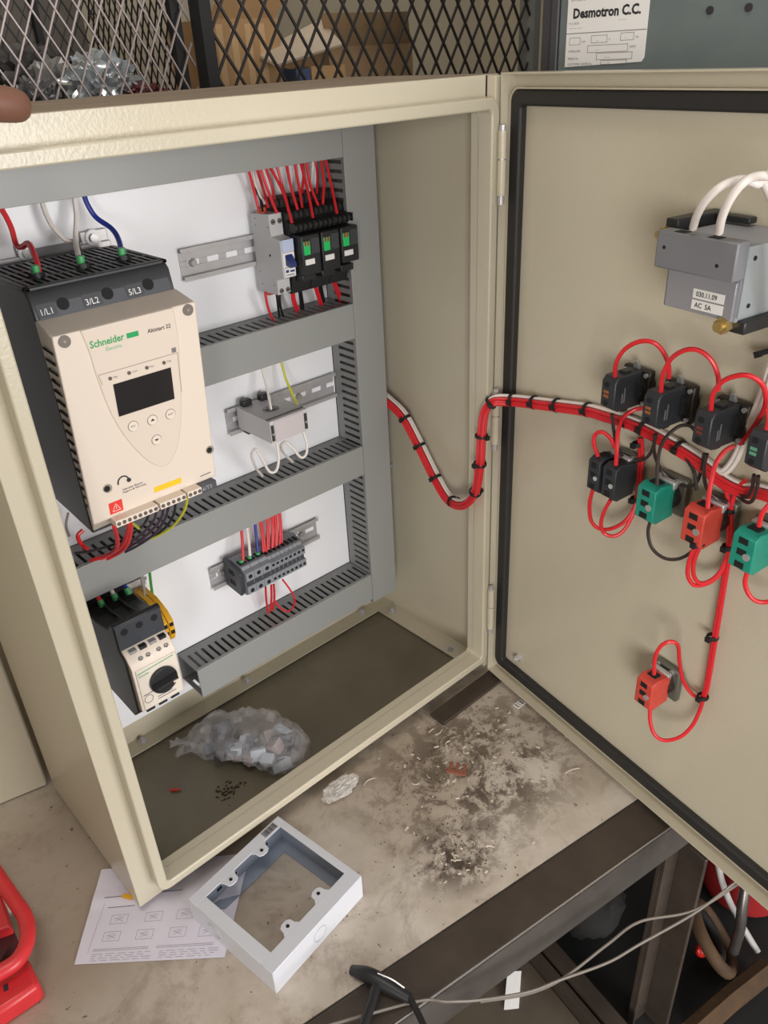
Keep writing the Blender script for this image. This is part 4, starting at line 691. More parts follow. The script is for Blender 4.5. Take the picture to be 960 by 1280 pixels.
for i, (k, p) in enumerate(D['out']):
    l = {6: 'violet wire leaving the starter terminals, left of three', 7: 'violet wire leaving the starter terminals, middle of three', 8: 'violet wire leaving the starter terminals, right of three', 0: 'left red wire leaving the starter terminals for the third duct', 1: 'middle red wire leaving the starter terminals for the third duct', 2: 'right red wire leaving the starter terminals for the third duct', 9: 'black wire running left from the starter terminals along the duct', 10: 'black wire leaving the right of the starter terminals', 3: 'red wire curling below the left corner of the starter', 4: 'grey wire at the left behind the starter', 5: 'yellow-green wire curving from the starter terminals into the duct', 11: 'short stripped yellow-green wire end below the starter'}.get(i, '%s wire leaving the starter terminals for the third duct' % WN[k])
    wire('%s_wire' % k, k, p, 2.3 if k == 'red' else 1.5, label=l, group=None if i in (3, 4, 5, 11) else '%s wires leaving the starter' % WN[k])

# ================================================================== harness from the duct across to the door
def cable_tie(c, t, R, parent=None, **kw):
    t = Vector(t).normalized(); c = Vector(c); b = B()
    b.ring(c, t, R, 1.1, 18, 6, squash=2.0)
    u = t.cross(Vector((0, 0, 1)));  u = u.normalized() if u.length > 0.1 else Vector((0, -1, 0))
    if u.y > 0 and abs(u.y) > 0.2: u = -u
    h = c + u * (R + 1.5); v = t.cross(u)
    pts = [h + t * a * 2.6 + v * q * 2.6 for a, q in ((-1, -1), (1, -1), (1, 1), (-1, 1))]
    b.hexa([p - u * 1.5 for p in pts], [p + u * 2.2 for p in pts])
    return b.obj('cable_tie', blackm, parent, **kw)
def bundle(name, label, pts, offs, r, tie_ts, R, frame=None, base=None, kinds=None):
    path = catmull(pts, 10); fr = frames(path)
    t = thing(name, label, 'wire harness', base or tuple(path[len(path) // 2]), frame)
    for (a, b), k in zip(offs, kinds):
        q = [p + u * a + v * b for p, (tt, u, v) in zip(path, fr)]
        B().tube(q, r, 7).obj('%s_wire' % k, WIRE[k], t)
    for s in tie_ts:
        i = min(int(s * (len(path) - 1)), len(path) - 1)
        cable_tie(path[i], fr[i][0], R, t)
    return t
offs = [(0, 0)] + [(3.7 * math.cos(a), 3.7 * math.sin(a)) for a in [math.radians(60 * k + 15) for k in range(6)]] + [(5.9, 3.2), (5.6, -3.4)]
HPATH = D['harness']
# the two white strands run along the upper side of the bundle
path = catmull(HPATH, 10); fr = frames(path)
ht = thing('wire_harness', 'tied red and white wire harness looping from the enclosure across to the door', 'wire harness', tuple(path[len(path) // 2]))
cents = []
for p, (tt, u, v) in zip(path, fr):
    side = Vector((-1, 0, 0)).cross(tt); side = (side - tt * side.dot(tt)).normalized(); cents.append((p, tt, side, tt.cross(side)))
for a, b_, k in [(0, 0, 'red'), (-3.9, 0, 'red'), (-1.9, 3.4, 'red'), (-1.9, -3.4, 'red'), (1.9, 3.5, 'red'), (1.9, -3.5, 'red'), (-4.6, 4.2, 'red'), (5.0, 0.2, 'white'), (4.2, -3.6, 'white')]:
    B().tube([p + s * a + q * b_ for p, tt, s, q in cents], 2.05 if k == 'red' else 1.6, 7).obj('%s_wire' % k, WIRE[k], ht)
for s in D['tie_t']:
    i = min(int(s * (len(path) - 1)), len(path) - 1); cable_tie(path[i], cents[i][1], 7.4, ht)
# small bundles on the door and single loops
dl = 0
for k, p in D['door']:
    nm = WN[k]
    wire('%s_wire' % ('dark_brown' if k == 'brown' else k), k, p, 2.1 if k == 'red' else 1.7, DOOR,
         label='%s wire jumper looping between the switch blocks on the door' % nm, group='%s jumper wires on the door' % nm)
# each door wire is told apart by what it joins
doorw = [o for o in COL.objects if o.get('group') in ('red jumper wires on the door', 'dark brown jumper wires on the door')]
DL = ['red wire arching over the first pilot lamp body', 'red wire arching over the second pilot lamp body', 'red wire arching over the third pilot lamp body', 'short red wire above the fourth pilot lamp body at the picture edge',
      'short red loop joining the tops of the twin black contact blocks', 'red wire rising from the twin black contact blocks to the harness', 'red wire hanging below the left twin black contact block', 'red wire hanging below the right twin black contact block',
      'left red wire dropping from the harness beside the twin black blocks', 'right red wire dropping from the harness beside the twin black blocks', 'red wire rising from the middle red contact block to the harness', 'red wire leaving the harness from the left into the vertical door bundle', 'red wire joining the vertical door bundle from the right',
      'dark brown wire curving under the first pilot lamp body', 'dark brown wire sagging between the second and third pilot lamp bodies', 'dark brown wire rising from the left green contact block', 'short dark brown wire dropping towards the middle red block', 'dark brown wire sagging below the third pilot lamp body', 'outer dark brown wire below the fourth pilot lamp body', 'inner dark brown wire below the fourth pilot lamp body',
      'dark brown wire hanging in a loop between the green and red contact blocks', 'outer red loop under the middle red contact block', 'inner red loop under the middle red contact block', 'left red wire of the long vertical door bundle', 'right red wire of the long vertical door bundle',
      'red wire arching from the top of the lowest red contact block', 'red wire looping under the lowest red contact block', 'red wire hanging below the green block at the right edge', 'red wire rising from the green block at the right edge']
for o, l in zip(doorw, DL): o['label'] = l
for (k, p), l in zip(D['door_thick'], ('white cable arching from the left entry of the grey meter', 'white cable arching from the right entry of the grey meter')): wire('white_cable', k, p, 3.0, DOOR, label=l, n=10)
for (k, p), l in zip(D['door_white'], ('upper white wire running down the door edge into the harness', 'lower white wire running down the door edge into the harness')): wire('white_wire', k, p, 2.3, DOOR, label=l)
for i, q in enumerate(D['door_ties']):
    cable_tie(q[:3], (0.1, 0, -1), 5.2, frame=DOOR, label=('black cable tie beside the left green contact block', 'black cable tie just under the harness above the left green block', 'uppermost black cable tie on the long vertical door bundle', 'black cable tie beside the green block at the right edge', 'black cable tie halfway down the long vertical door bundle', 'lowest black cable tie on the long vertical door bundle', 'black cable tie under the middle red contact block')[i], cat='cable tie', group='cable ties on the vertical door wires')
cable_tie((331, 8, 570), (0.5, 0, -1), 6, frame=DOOR, label='black cable tie on the white wires at the door edge below the meter', cat='cable tie')

# ================================================================== switch gear on the door (door frame: room-side face at y = 18, things stand towards -y)
def collar(t, s, z, w=34, h=37):
    b = B().box(s - w / 2, s + w / 2, 6, 14, z - h / 2, z + h / 2).obj('mounting_collar', metaldark, t, bevel=2)
    B().cyl((s, 18, z), (s, 4, z), 15, 24).obj('collar_ring', metaldark, t)
    for dx, dz in ((-1, 1), (1, 1), (1, -1), (-1, -1)):
        B().cyl((s + dx * w * 0.38, 6, z + dz * h * 0.38), (s + dx * w * 0.38, 3.5, z + dz * h * 0.38), 2.3, 10).obj('collar_screw', chrome, t)
    B().hexa([(s - 5, 6, z + h / 2 - 2), (s + 3, 6, z + h / 2 - 2), (s + 3, 10, z + h / 2 - 2), (s - 5, 10, z + h / 2 - 2)], [(s, 0, z + h / 2 + 8), (s + 4, 0, z + h / 2 + 9), (s + 4, 2.5, z + h / 2 + 9), (s, 2.5, z + h / 2 + 8)]).obj('release_lever', chrome, t, bevel=0.6)
def pilot(s, z, label, tint):
    t = thing('pilot_lamp', label, 'pilot lamp', (s, 18, z - 18), DOOR, group='black pilot lamp bodies along the top of the door')
    collar(t, s, z)
    w = 8.5
    B().prism([(z - 17, 6), (z - 17, -22), (z - 12, -31), (z + 12, -31), (z + 17, -24), (z + 17, 6)], 'x', 0, 1) if False else None
    b = B(); pr = [(5, z - 17), (-24, z - 17), (-31, z - 12), (-31, z + 13), (-27, z + 18), (5, z + 18)]
    b.prism(pr, 'x', s - w, s + w); b.obj('lamp_block', cblack, t, bevel=1.0)
    B().cyl((s, 5, z), (s, -2, z), 13.5, 22).obj('lamp_base', black, t)
    B().cyl((s - 2, -31.6, z + 10), (s - 2, -30.5, z + 10), 2.8, 14).obj('screw_hole', holem, t)
    B().cyl((s - 2, -31.6, z - 9), (s - 2, -30.5, z - 9), 2.8, 14).obj('screw_hole', holem, t)
    for k in range(2): B().box(s - 5, s + 1, -31.5, -30.5, z - 3 + k * 4.2, z - 0.2 + k * 4.2).obj('colour_code', mat('code_' + tint, {'orange': (150, 90, 50), 'red': (110, 48, 44), 'green': (90, 150, 120)}[tint], 0.5), t)
    B().box(s + w, s + w + 0.3, -21, -19.5, z - 9, z + 1).box(s + w, s + w + 0.3, -18, -16.8, z - 9, z + 6).obj('small_print', mat('print_pale', (112, 114, 118), 0.5), t)
    B().box(s - 4, s + 4, -14, -6, z + 17, z + 20).obj('terminal', black, t)
    B().box(s - 4, s + 4, -14, -6, z - 21, z - 16).obj('terminal', black, t)
for s, l, c in ((206, 'black pilot lamp body nearest the hinge on the door', 'orange'), (257, 'second black pilot lamp body from the hinge', 'orange'), (313, 'third black pilot lamp body from the hinge', 'red'), (365, 'black pilot lamp body with green code at the right picture edge', 'green')):
    pilot(s, 504, l, c)
def contact(t, x0, x1, z0, z1, m, yf=-27):
    w = x1 - x0; zc = (z0 + z1) / 2
    B().prism([(2, z0 + 2), (yf + 6, z0), (yf, z0 + 4), (yf, z1 - 4), (yf + 7, z1), (2, z1 - 3)], 'x', x0, x1).obj('contact_block', m, t, bevel=1.0)
    for dz in (-0.30, 0.02, 0.30):
        B().box(x0 + w * 0.28, x0 + w * 0.68, yf - 0.4, yf + 1, zc + dz * (z1 - z0) - 3, zc + dz * (z1 - z0) + 3).obj('terminal_recess', holem, t)
    B().cyl((x0 + w * 0.72, yf + 1, zc - 2), (x0 + w * 0.72, yf - 0.8, zc - 2), w * 0.16, 10).obj('terminal_screw', chrome, t)
    B().box(x0 + w * 0.25, x0 + w * 0.75, yf + 9, yf + 18, z1 - 3, z1 + 1).obj('wire_entry', holem, t)
    B().box(x0 + w * 0.3, x0 + w * 0.7, yf + 8, yf + 14, z0 - 2, z0 + 2).obj('wire_entry', blackm, t)
def switch(name, label, cat, s, z, blocks, m, group=None):
    t = thing(name, label, cat, (s, 18, z - 20), DOOR, group=group)
    B().box(s - 16, s + 18, 8, 16, z - 20, z + 20).obj('mounting_collar', mat('collar_grey', (120, 120, 112), 0.4, 0.5), t, bevel=2)
    B().cyl((s, 18, z), (s, 0, z), 14, 22).obj('collar_ring', metaldark, t)
    for dx in (-10, 8): B().cyl((s + dx, 8, z + 16), (s + dx, 4.5, z + 17), 3.2, 12).obj('collar_screw', chrome, t)
    B().box(s - 12, s + 12, -3, 3, z + 12, z + 20).obj('latch', zinc, t, bevel=1)
    for x0, x1 in blocks: contact(t, x0, x1, z - 20, z + 20, m)
switch('selector_switch', 'selector switch with two black contact blocks side by side', 'switch', 205, 411, ((186, 201.5), (206, 223)), cblack)
switch('push_button', 'push button with a green contact block below the second lamp', 'push button', 262, 408, ((251, 273),), cgreen, 'contact blocks on the door')
switch('push_button', 'push button with a red contact block in the middle row', 'push button', 317, 408, ((306, 328),), cred, 'contact blocks on the door')
switch('push_button', 'push button with a green contact block at the right picture edge', 'push button', 369, 408, ((358, 380),), cgreen, 'contact blocks on the door')
switch('push_button', 'single push button with a red contact block low on the door', 'push button', 291, 188, ((282, 303),), cred, 'contact blocks on the door')

def meter():
    t = thing('panel_meter', 'grey boxed panel meter high on the door with two white cables', 'panel meter', (306, 18, 606), DOOR)
    B().box(273, 341, -52, 18, 608, 664).obj('case', meterg, t, bevel=1.5)
    B().box(269, 341, -64, -50, 640, 668).obj('terminal_cover', mat('meter_cover', (118, 119, 124), 0.42), t, bevel=1.2)
    B().box(276, 338, -54, -51, 609, 638).obj('front_window', mat('meter_window', (140, 140, 146), 0.2), t, bevel=0.5)
    B().box(341, 342.2, -52, 17, 612, 664).obj('side_plate', mat('meter_side', (146, 152, 156), 0.35), t)
    for y, z in ((-44, 655), (-42, 620), (-20, 640)): B().cyl((342, y, z), (342.8, y, z), 1.8, 10).obj('screw', holem, t)
    for x, z in ((277, 656), (326, 650)): B().cyl((x, -64.4, z), (x, -63.6, z), 1.4, 10).obj('screw', holem, t)
    B().box(256, 268, -40, 18, 662, 672).box(268, 300, 4, 14, 666, 671).obj('clamp_bracket', black, t, bevel=1)
    B().cyl((259, -40, 661), (259, -47, 661), 5, 6, smooth=False).obj('brass_nut', brass, t); B().cyl((259, -47, 661), (259, -52, 661), 3, 12).obj('stud', brass, t)
    B().box(324, 348, -50, 18, 600, 610).obj('clamp_bracket', black, t, bevel=1.2)
    B().cyl((332, -50, 605), (332, -57, 605), 6.5, 6, smooth=False).obj('brass_nut', brass, t); B().cyl((332, -57, 605), (332, -61, 605), 4, 12).obj('stud', brass, t)
    for z0, s in ((620.5, '030.11.09'), (612, 'AC  5A')):
        B().box(302, 330, -54.6, -53.6, z0, z0 + 7.2).obj('label_strip', labelw, t)
        text_b(s, 5.4, lambda a, c, z0=z0: (305 + a, -54.8, z0 + 1.8 + c), bold=0.1, sx=0.9).obj('lettering', ink, t)
    for x in (288, 318): B().box(x - 5, x + 5, -62, -54, 667.4, 668.4).obj('cable_entry', holem, t)
meter()

# ================================================================== things lying inside the enclosure
def bag():
    t = thing('plastic_bag', 'clear plastic bag of small parts lying on the enclosure floor', 'bag', (215, 80, -2))
    import itertools
    outline = [(150, 172, 4, 10), (178, 150, 22, 26), (205, 118, 27, 34), (228, 84, 27, 36), (246, 52, 22, 32), (256, 30, 12, 20)]
    n = 44; vs = []; m = len(outline)
    ax = Vector((0.62, -0.78, 0)); pe = Vector((0.78, 0.62, 0))
    P = catmull([(a, b, c) for a, b, c, d in outline], 9); Wd = catmull([(d, 0, 0) for a, b, c, d in outline], 9); m = len(P)
    for i, (p, wd) in enumerate(zip(P, Wd)):
        hh = max(3, p.z)
        for j in range(n):
            a = 2 * math.pi * j / n; ca, sa = math.cos(a), math.sin(a)
            q = Vector((p.x, p.y, hh - 1)) + pe * ca * wd.x * 1.12 + Vector((0, 0, 1)) * sa * hh
            k = noise.noise(q * 0.05) * 8 + noise.noise(q * 0.14 + Vector((5, 0, 0))) * 5 + abs(noise.noise(q * 0.3)) * 2.5
            q += (pe * ca + Vector((0, 0, sa))) * k; q.z = max(q.z, -1.8); vs.append(q)
    fs = [(i * n + j, i * n + (j + 1) % n, (i + 1) * n + (j + 1) % n, (i + 1) * n + j) for i in range(m - 1) for j in range(n)] + [list(range(n)), list(range((m - 1) * n, m * n))]
    B().add(vs, fs, True).obj('bag_film', plastic, t)
    # frilled mouth of the bag
    vs = []
    for i in range(14):
        a = i / 13; base = Vector((140, 188, 3)).lerp(Vector((165, 148, 6)), a) 
        vs += [base, base + Vector((-14 - 6 * math.sin(i * 2.1), 12 + 5 * math.sin(i * 1.3), 4 + 5 * math.sin(i * 2.7)))]
    B().add([q + Vector((10, -6, 4)) for q in vs], [(2 * i, 2 * i + 1, 2 * i + 3, 2 * i + 2) for i in range(13)], True).obj('bag_mouth', plastic, t)
    rnd = random.Random(3)
    for k in range(34):
        f = rnd.random(); p = Vector((185, 140, 10)).lerp(Vector((245, 52, 10)), f) + pe * rnd.uniform(-22, 22) + Vector((0, 0, rnd.uniform(-6, 16)))
        a = rnd.uniform(0, 3); sx, sy, sz = rnd.uniform(6, 14), rnd.uniform(5, 9), rnd.uniform(4, 8)
        M = Matrix.Translation(p) @ Matrix.Rotation(a, 4, 'Z') @ Matrix.Rotation(a * 2, 4, 'X')
        B().box(-sx, sx, -sy, sy, -sz, sz).xf(M).obj('bagged_part', [mat('part_slate', (84, 92, 104), 0.5), mat('part_black', (50, 52, 56), 0.5), mat('part_pale', (170, 180, 192), 0.5), mat('part_slate', (84, 92, 104), 0.5), mat('part_pink', (150, 138, 136), 0.5), mat('part_black', (50, 52, 56), 0.5)][k % 6], t, bevel=1)
bag()
B().tube([Vector((105, 121, -0.5)), Vector((112, 115, -0.5))], 2.1, 8).cyl((111, 116, -0.5), (115, 112, -0.5), 1.2, 8).obj('red_ferrule', cred, label='tiny red ferrule lying on the enclosure floor', cat='ferrule')
def grit(label, c, n, rad, m, z, name, seed):
    rnd = random.Random(seed); b = B()
    for k in range(n):
        x, y = c[0] + rnd.gauss(0, rad), c[1] + rnd.gauss(0, rad * 0.7); r = rnd.uniform(0.6, 2.6); a = rnd.uniform(0, 6)
        b.hexa([(x - r, y, z), (x, y - r, z), (x + r, y, z), (x, y + r * 0.7, z)], [(x - r * 0.4, y, z + r * 0.7), (x, y - r * 0.5, z + r * 0.7), (x + r * 0.5, y, z + r * 0.6), (x, y + r * 0.3, z + r * 0.5)])
    b.obj(name, m, kind='stuff', label=label, cat='debris')
grit('dark grit beside the bag on the enclosure floor', (158, 68), 70, 9, mat('grit_dark', (66, 56, 46), 0.8), -2.4, 'floor_grit', 5)

# ================================================================== bench things
def backbox():
    M = Matrix.Translation(Vector((37.6, -45.3, -12))) @ Matrix.Rotation(math.atan2(-124.6, 18), 4, 'Z')
    # local: x along the left edge towards the front corner, y to the right
    t = thing('back_box', 'white open metal back box lying in front of the enclosure', 'metal box', (65, 66, 0), M)
    A, Bw, Hh = 130, 134, 34
    b = B().box(0, A, 0, 1.4, 0, Hh).box(0, A, Bw - 1.4, Bw, 0, Hh).box(0, 1.4, 1.4, Bw - 1.4, 0, Hh).box(A - 1.4, A, 1.4, Bw - 1.4, 0, Hh)
    b.obj('side_walls', boxw, t, bevel=0.5)
    B().box(0, 13, 0, Bw, Hh, Hh + 1.2).obj('top_flange', boxw, t, bevel=0.4)
    B().box(A - 17, A, 0, Bw, Hh, Hh + 1.2).obj('top_flange', boxw, t, bevel=0.4)
    B().box(13, A - 17, 0, 14, Hh, Hh + 1.2).obj('top_flange', boxw, t, bevel=0.4)
    B().box(13, A - 17, Bw - 9, Bw, Hh, Hh + 1.2).obj('top_flange', boxw, t, bevel=0.4)
    for x0, sg in ((13, 1), (A - 17, -1)):
        for y in (44, 90):
            q = [(x0, y - 11), (x0 + sg * 4, y - 8), (x0 + sg * 10, y - 7), (x0 + sg * 12.5, y - 3), (x0 + sg * 12.5, y + 3), (x0 + sg * 10, y + 7), (x0 + sg * 4, y + 8), (x0, y + 11)]
            B().prism(q, 'z', Hh, Hh + 1.2).obj('fixing_tab', boxw, t, bevel=0.4)
            B().cyl((x0 + sg * 6, y, Hh + 1.1), (x0 + sg * 6, y, Hh + 1.6), 2, 12).obj('tab_hole', holem, t)
    # floor ring of the box, bare zinc inside
    b = B().box(1.4, 20, 1.4, Bw - 1.4, 0, 1.2).box(A - 20, A - 1.4, 1.4, Bw - 1.4, 0, 1.2).box(20, A - 20, 1.4, 14, 0, 1.2).box(20, A - 20, Bw - 14, Bw - 1.4, 0, 1.2)
    b.obj('floor_ring', boxin, t)
    B().box(1.45, 2.2, 2, Bw - 2, 1.2, Hh - 0.5).obj('inner_lining', boxin, t); B().box(2.2, A - 2, Bw - 2.2, Bw - 1.45, 1.2, Hh - 0.5).obj('inner_lining', boxin, t)
    for y in (34, 56, 92, 104): B().box(2.1, 2.6, y, y + 7, 10, 14).obj('knockout_slot', holem, t)
    B().ring((40, -0.2, 17), (0, 1, 0), 9, 0.5, 24, 6).obj('knockout', mat('knock_pale', (190, 190, 196), 0.4), t)
    B().ring((A + 0.2, 66, 17), (1, 0, 0), 9, 0.5, 24, 6).obj('knockout', mat('knock_pale', (190, 190, 196), 0.4), t)
    B().box(2, 11, Bw - 30, Bw - 10, Hh + 1.2, Hh + 1.5).obj('barcode_label', mat('label_grey', (150, 150, 152), 0.6), t)
    bars = B()
    for k in range(9): bars.box(3, 10, Bw - 28 + k * 1.9, Bw - 28 + k * 1.9 + (0.5 + (k * 7 % 3) * 0.35), Hh + 1.5, Hh + 1.7)
    bars.obj('barcode', ink, t)
backbox()
def sheet():
    # instruction sheet: corners on the bench plane
    P00, P10, P01 = Vector((-79, -2, 0)), Vector((39, -106, 0)), Vector((-8, 84, 0))
    P11 = P10 + (P01 - P00) + Vector((20, 0, 0))
    t = thing('instruction_sheet', 'creased white printed instruction sheet under the enclosure corner', 'paper', (0, 0, -12))
    def pt(u, v, o=0.0):
        p = (P00 * (1 - u) + P10 * u) * (1 - v) + (P01 * (1 - u) + P11 * u) * v
        z = -11.2 + 1.6 * max(0, noise.noise(Vector((u * 2.4, v * 2.2, 1)))) + 0.8 * abs(math.sin(v * 3.14 * 1.5)) * (1 - v) + 1.5 * max(0, 0.12 - abs(v - 0.66)) * 6
        return Vector((p.x, p.y, min(z, -8.6) + o))
    n = 30; vs = [pt(i / n, j / n) for j in range(n + 1) for i in range(n + 1)]
    B().add(vs, [(j * (n + 1) + i, j * (n + 1) + i + 1, (j + 1) * (n + 1) + i + 1, (j + 1) * (n + 1) + i) for j in range(n) for i in range(n)], True).obj('paper_leaf', paper, t)
    pr = B()
    def seg(u0, v0, u1, v1, w=0.0035):
        k = 8
        for i in range(k):
            a, b_ = i / k, (i + 1) / k; p, q = pt(u0 + (u1 - u0) * a, v0 + (v1 - v0) * a, 0.35), pt(u0 + (u1 - u0) * b_, v0 + (v1 - v0) * b_, 0.35)
            d = Vector((-(q - p).y, (q - p).x, 0)); d = d.normalized() * w * 80 if d.length else d
            pr.add([p + d, q + d, q - d, p - d], [(0, 1, 2, 3)])
    rnd = random.Random(11)
    for v in (0.115, 0.13): seg(0.1, v, 0.47, v, 0.002); seg(0.52, v, 0.9, v, 0.002)
    for r in range(4):
        for u0 in (0.1, 0.55):
            u = u0
            while u < u0 + 0.36:
                l = rnd.uniform(0.02, 0.07); seg(u, 0.025 + r * 0.02, u + l, 0.025 + r * 0.02, 0.002); u += l + 0.02
    for (u, v) in ((0.22, 0.42), (0.45, 0.42), (0.66, 0.42), (0.86, 0.40), (0.2, 0.25), (0.42, 0.25), (0.64, 0.25), (0.84, 0.24)):
        a, b_ = 0.055, 0.045
        for p, q in (((-a, -b_), (a, -b_)), ((a, -b_), (a, b_)), ((a, b_), (-a, b_)), ((-a, b_), (-a, -b_)), ((-a * 0.5, -b_ * 0.5), (a * 0.5, b_ * 0.3)), ((-a * 0.5, b_ * 0.3), (a * 0.5, -b_ * 0.5)), ((-a * 0.6, b_ * 0.1), (a * 0.3, b_ * 0.6))):
            seg(u + p[0], v + p[1], u + q[0], v + q[1], 0.0016)
    seg(0.08, 0.66, 0.6, 0.66, 0.006); seg(0.12, 0.55, 0.3, 0.55, 0.005); seg(0.07, 0.1, 0.09, 0.6, 0.0014)
    pr.obj('print', mat('print_blue_grey', (120, 116, 132), 0.7), t)
sheet()
B().box(0, 13, 0, 5, 0, 0.6).xf(Matrix.Translation(Vector((-8, 32, -8.2))) @ Matrix.Rotation(-1.0, 4, 'Z')).obj('yellow_tab', yellow, label='small yellow tab on the sheet beside the enclosure corner', cat='tab')
# steel packing bar and small debris
t_ = B().box(437, 563, -41, -14, -11.9, -7).obj('steel_bar', darksteel, bevel=0.8, label='dark steel flat bar under the front edge of the enclosure', cat='steel bar')
t = thing('printed_tag', 'small white printed tag lying on the bench by the door hinge', 'tag', (542, -88, -12))
B().box(534, 550, -93, -83, -11.9, -11.2).obj('tag_card', labelw, t)
B().box(536, 538, -92, -84, -11.2, -11.0).box(541, 542, -92, -84, -11.2, -11.0).box(545, 548, -92, -84, -11.2, -11.0).obj('print', inkl, t)
def shavings():
    rnd = random.Random(21); b = B()
    for k in range(95):
        if k < 70: x, y = rnd.gauss(415, 60), rnd.gauss(-105, 45)
        else: x, y = rnd.gauss(310, 26), rnd.gauss(-185, 25)
        if y > -16 - 0 or (437 < x < 563 and y > -46) or y < -330 + 0.0: continue
        L = rnd.uniform(4, 26) if k % 6 == 0 else rnd.uniform(2, 8); a = rnd.uniform(0, 6.28); curl = rnd.uniform(-2.2, 2.2); pts = []; p = Vector((x, y, -11.3))
        for i in range(7):
            pts.append(p.copy()); a += curl / 7; p = p + Vector((math.cos(a), math.sin(a), 0)) * L / 7
        wd = rnd.uniform(0.4, 1.9)
        for i in range(6):
            d = (pts[i + 1] - pts[i]).normalized(); nrm = Vector((-d.y, d.x, 0)) * wd; h = Vector((0, 0, 1.1))
            b.hexa([pts[i] - nrm, pts[i + 1] - nrm, pts[i + 1] + nrm, pts[i] + nrm], [pts[i] - nrm * 0.6 + h, pts[i + 1] - nrm * 0.6 + h, pts[i + 1] + nrm * 0.6 + h, pts[i] + nrm * 0.6 + h])
    b.obj('shavings', mat('shaving_pale', (196, 184, 170), 0.6), kind='stuff', label='pale plastic and paper shavings scattered on the bench board', cat='debris')
    b = B()
    for k in range(420):
        if k < 280: x, y = rnd.gauss(410, 60), rnd.gauss(-110, 45)
        else: x, y = rnd.gauss(305, 28), rnd.gauss(-190, 26)
        if y > -16 or (437 < x < 563 and y > -46): continue
        r = rnd.uniform(0.3, 1.1)
        b.hexa([(x - r, y, -12), (x, y - r, -12), (x + r * 1.4, y, -12), (x, y + r, -12)], [(x - r * 0.4, y, -11.5), (x, y - r * 0.4, -11.4), (x + r * 0.4, y, -11.3), (x, y + r * 0.4, -11.5)])
    b.obj('dark_swarf', mat('swarf_dark', (64, 54, 46), 0.8), kind='stuff', label='dark metal swarf and dirt scattered on the bench board', cat='debris')
shavings()
b = B(); M = Matrix.Translation(Vector((392, -122, -11.8))) @ Matrix.Rotation(0.5, 4, 'Z')
b.box(0, 6, 0, 26, 0, 2.5); [b.box(6, 18, 2 + k * 9, 6 + k * 9, 0, 2.5) for k in range(3)]
b.xf(M).obj('comb_piece', mat('comb_red_brown', (142, 84, 66), 0.7), bevel=0.5, label='reddish brown comb-shaped plastic offcut among the swarf', cat='offcut')
def wrap(name, label, c, r, m, seed, cat='plastic wrap', amp=0.55):
    return B().blob(c, r, 4, amp, 0.09, seed).obj(name, m, label=label, cat=cat)
wrap('crumpled_wrap', 'crumpled clear plastic wrap in front of the enclosure lip', (262, -28, -3), (26, 12, 9), plastic2, 4, amp=0.3)
# red tool at the left edge
def red_tool():
    t = thing('red_tool', 'red painted tool with a curved rim and chrome rod at the left edge', 'tool', (-140, 40, -12))
    B().prism([[-112.2, 22.3], [-114.0, -15.3], [-152.7, -13.8], [-193.1, -0.9], [-190.1, 58.5], [-134.2, 37.9]], 'z', -12, 14).obj('base', redtool, t, bevel=5)
    B().prism([[-137.0, 177.5], [-108.5, 119.0], [-112.4, 60.9], [-137.8, 42.7], [-172.9, 60.8]], 'z', -12, 4).obj('dark_well', mat('well_dark', (70, 24, 26), 0.6), t)
    B().tube(catmull([[-105.8, 210.5, 28.0], [-101.7, 130.1, 28.0], [-99.2, 81.9, 28.0], [-98.2, 53.0, 28.0], [-106.2, 28.0, 28.0], [-121.4, 13.9, 28.0], [-142.5, 14.5, 28.0], [-174.4, 21.8, 28.0]], 8), 8, 12).obj('curved_rim', redtool, t)
    B().prism([[-140.3, 166.8], [-106.8, 106.7], [-112.3, 63.3], [-166.0, 83.0]], 'z', 4, 19).obj('inner_block', redtool, t, bevel=2)
    B().tube(catmull([[-107.1, 154.3, 26.0], [-104.9, 110.5, 26.0], [-106.6, 70.5, 26.0]], 6), 2.6, 10).obj('rod', chrome, t)
    B().prism([[-141.4, 9.1], [-137.0, 8.1], [-138.8, 1.1], [-143.1, 2.1]], 'z', 13.8, 14.3).obj('dark_mark', ink, t)
red_tool()
# neighbouring cream steel cabinet behind the enclosure at the left
t = thing('steel_cabinet', 'cream steel cabinet standing behind the enclosure at the left', 'cabinet', (-200, 380, -12))
M = Matrix.Translation(Vector((-2, 255, -12))) @ Matrix.Rotation(math.radians(-12.4), 4, 'Z')
B().box(-420, 0, 0, 240, 0, 640).xf(M).obj('body', cream, t, bevel=4)
B().box(-419, -1, -2.5, 0.5, 2, 638).xf(M).obj('front_panel', cream, t, bevel=2.5)

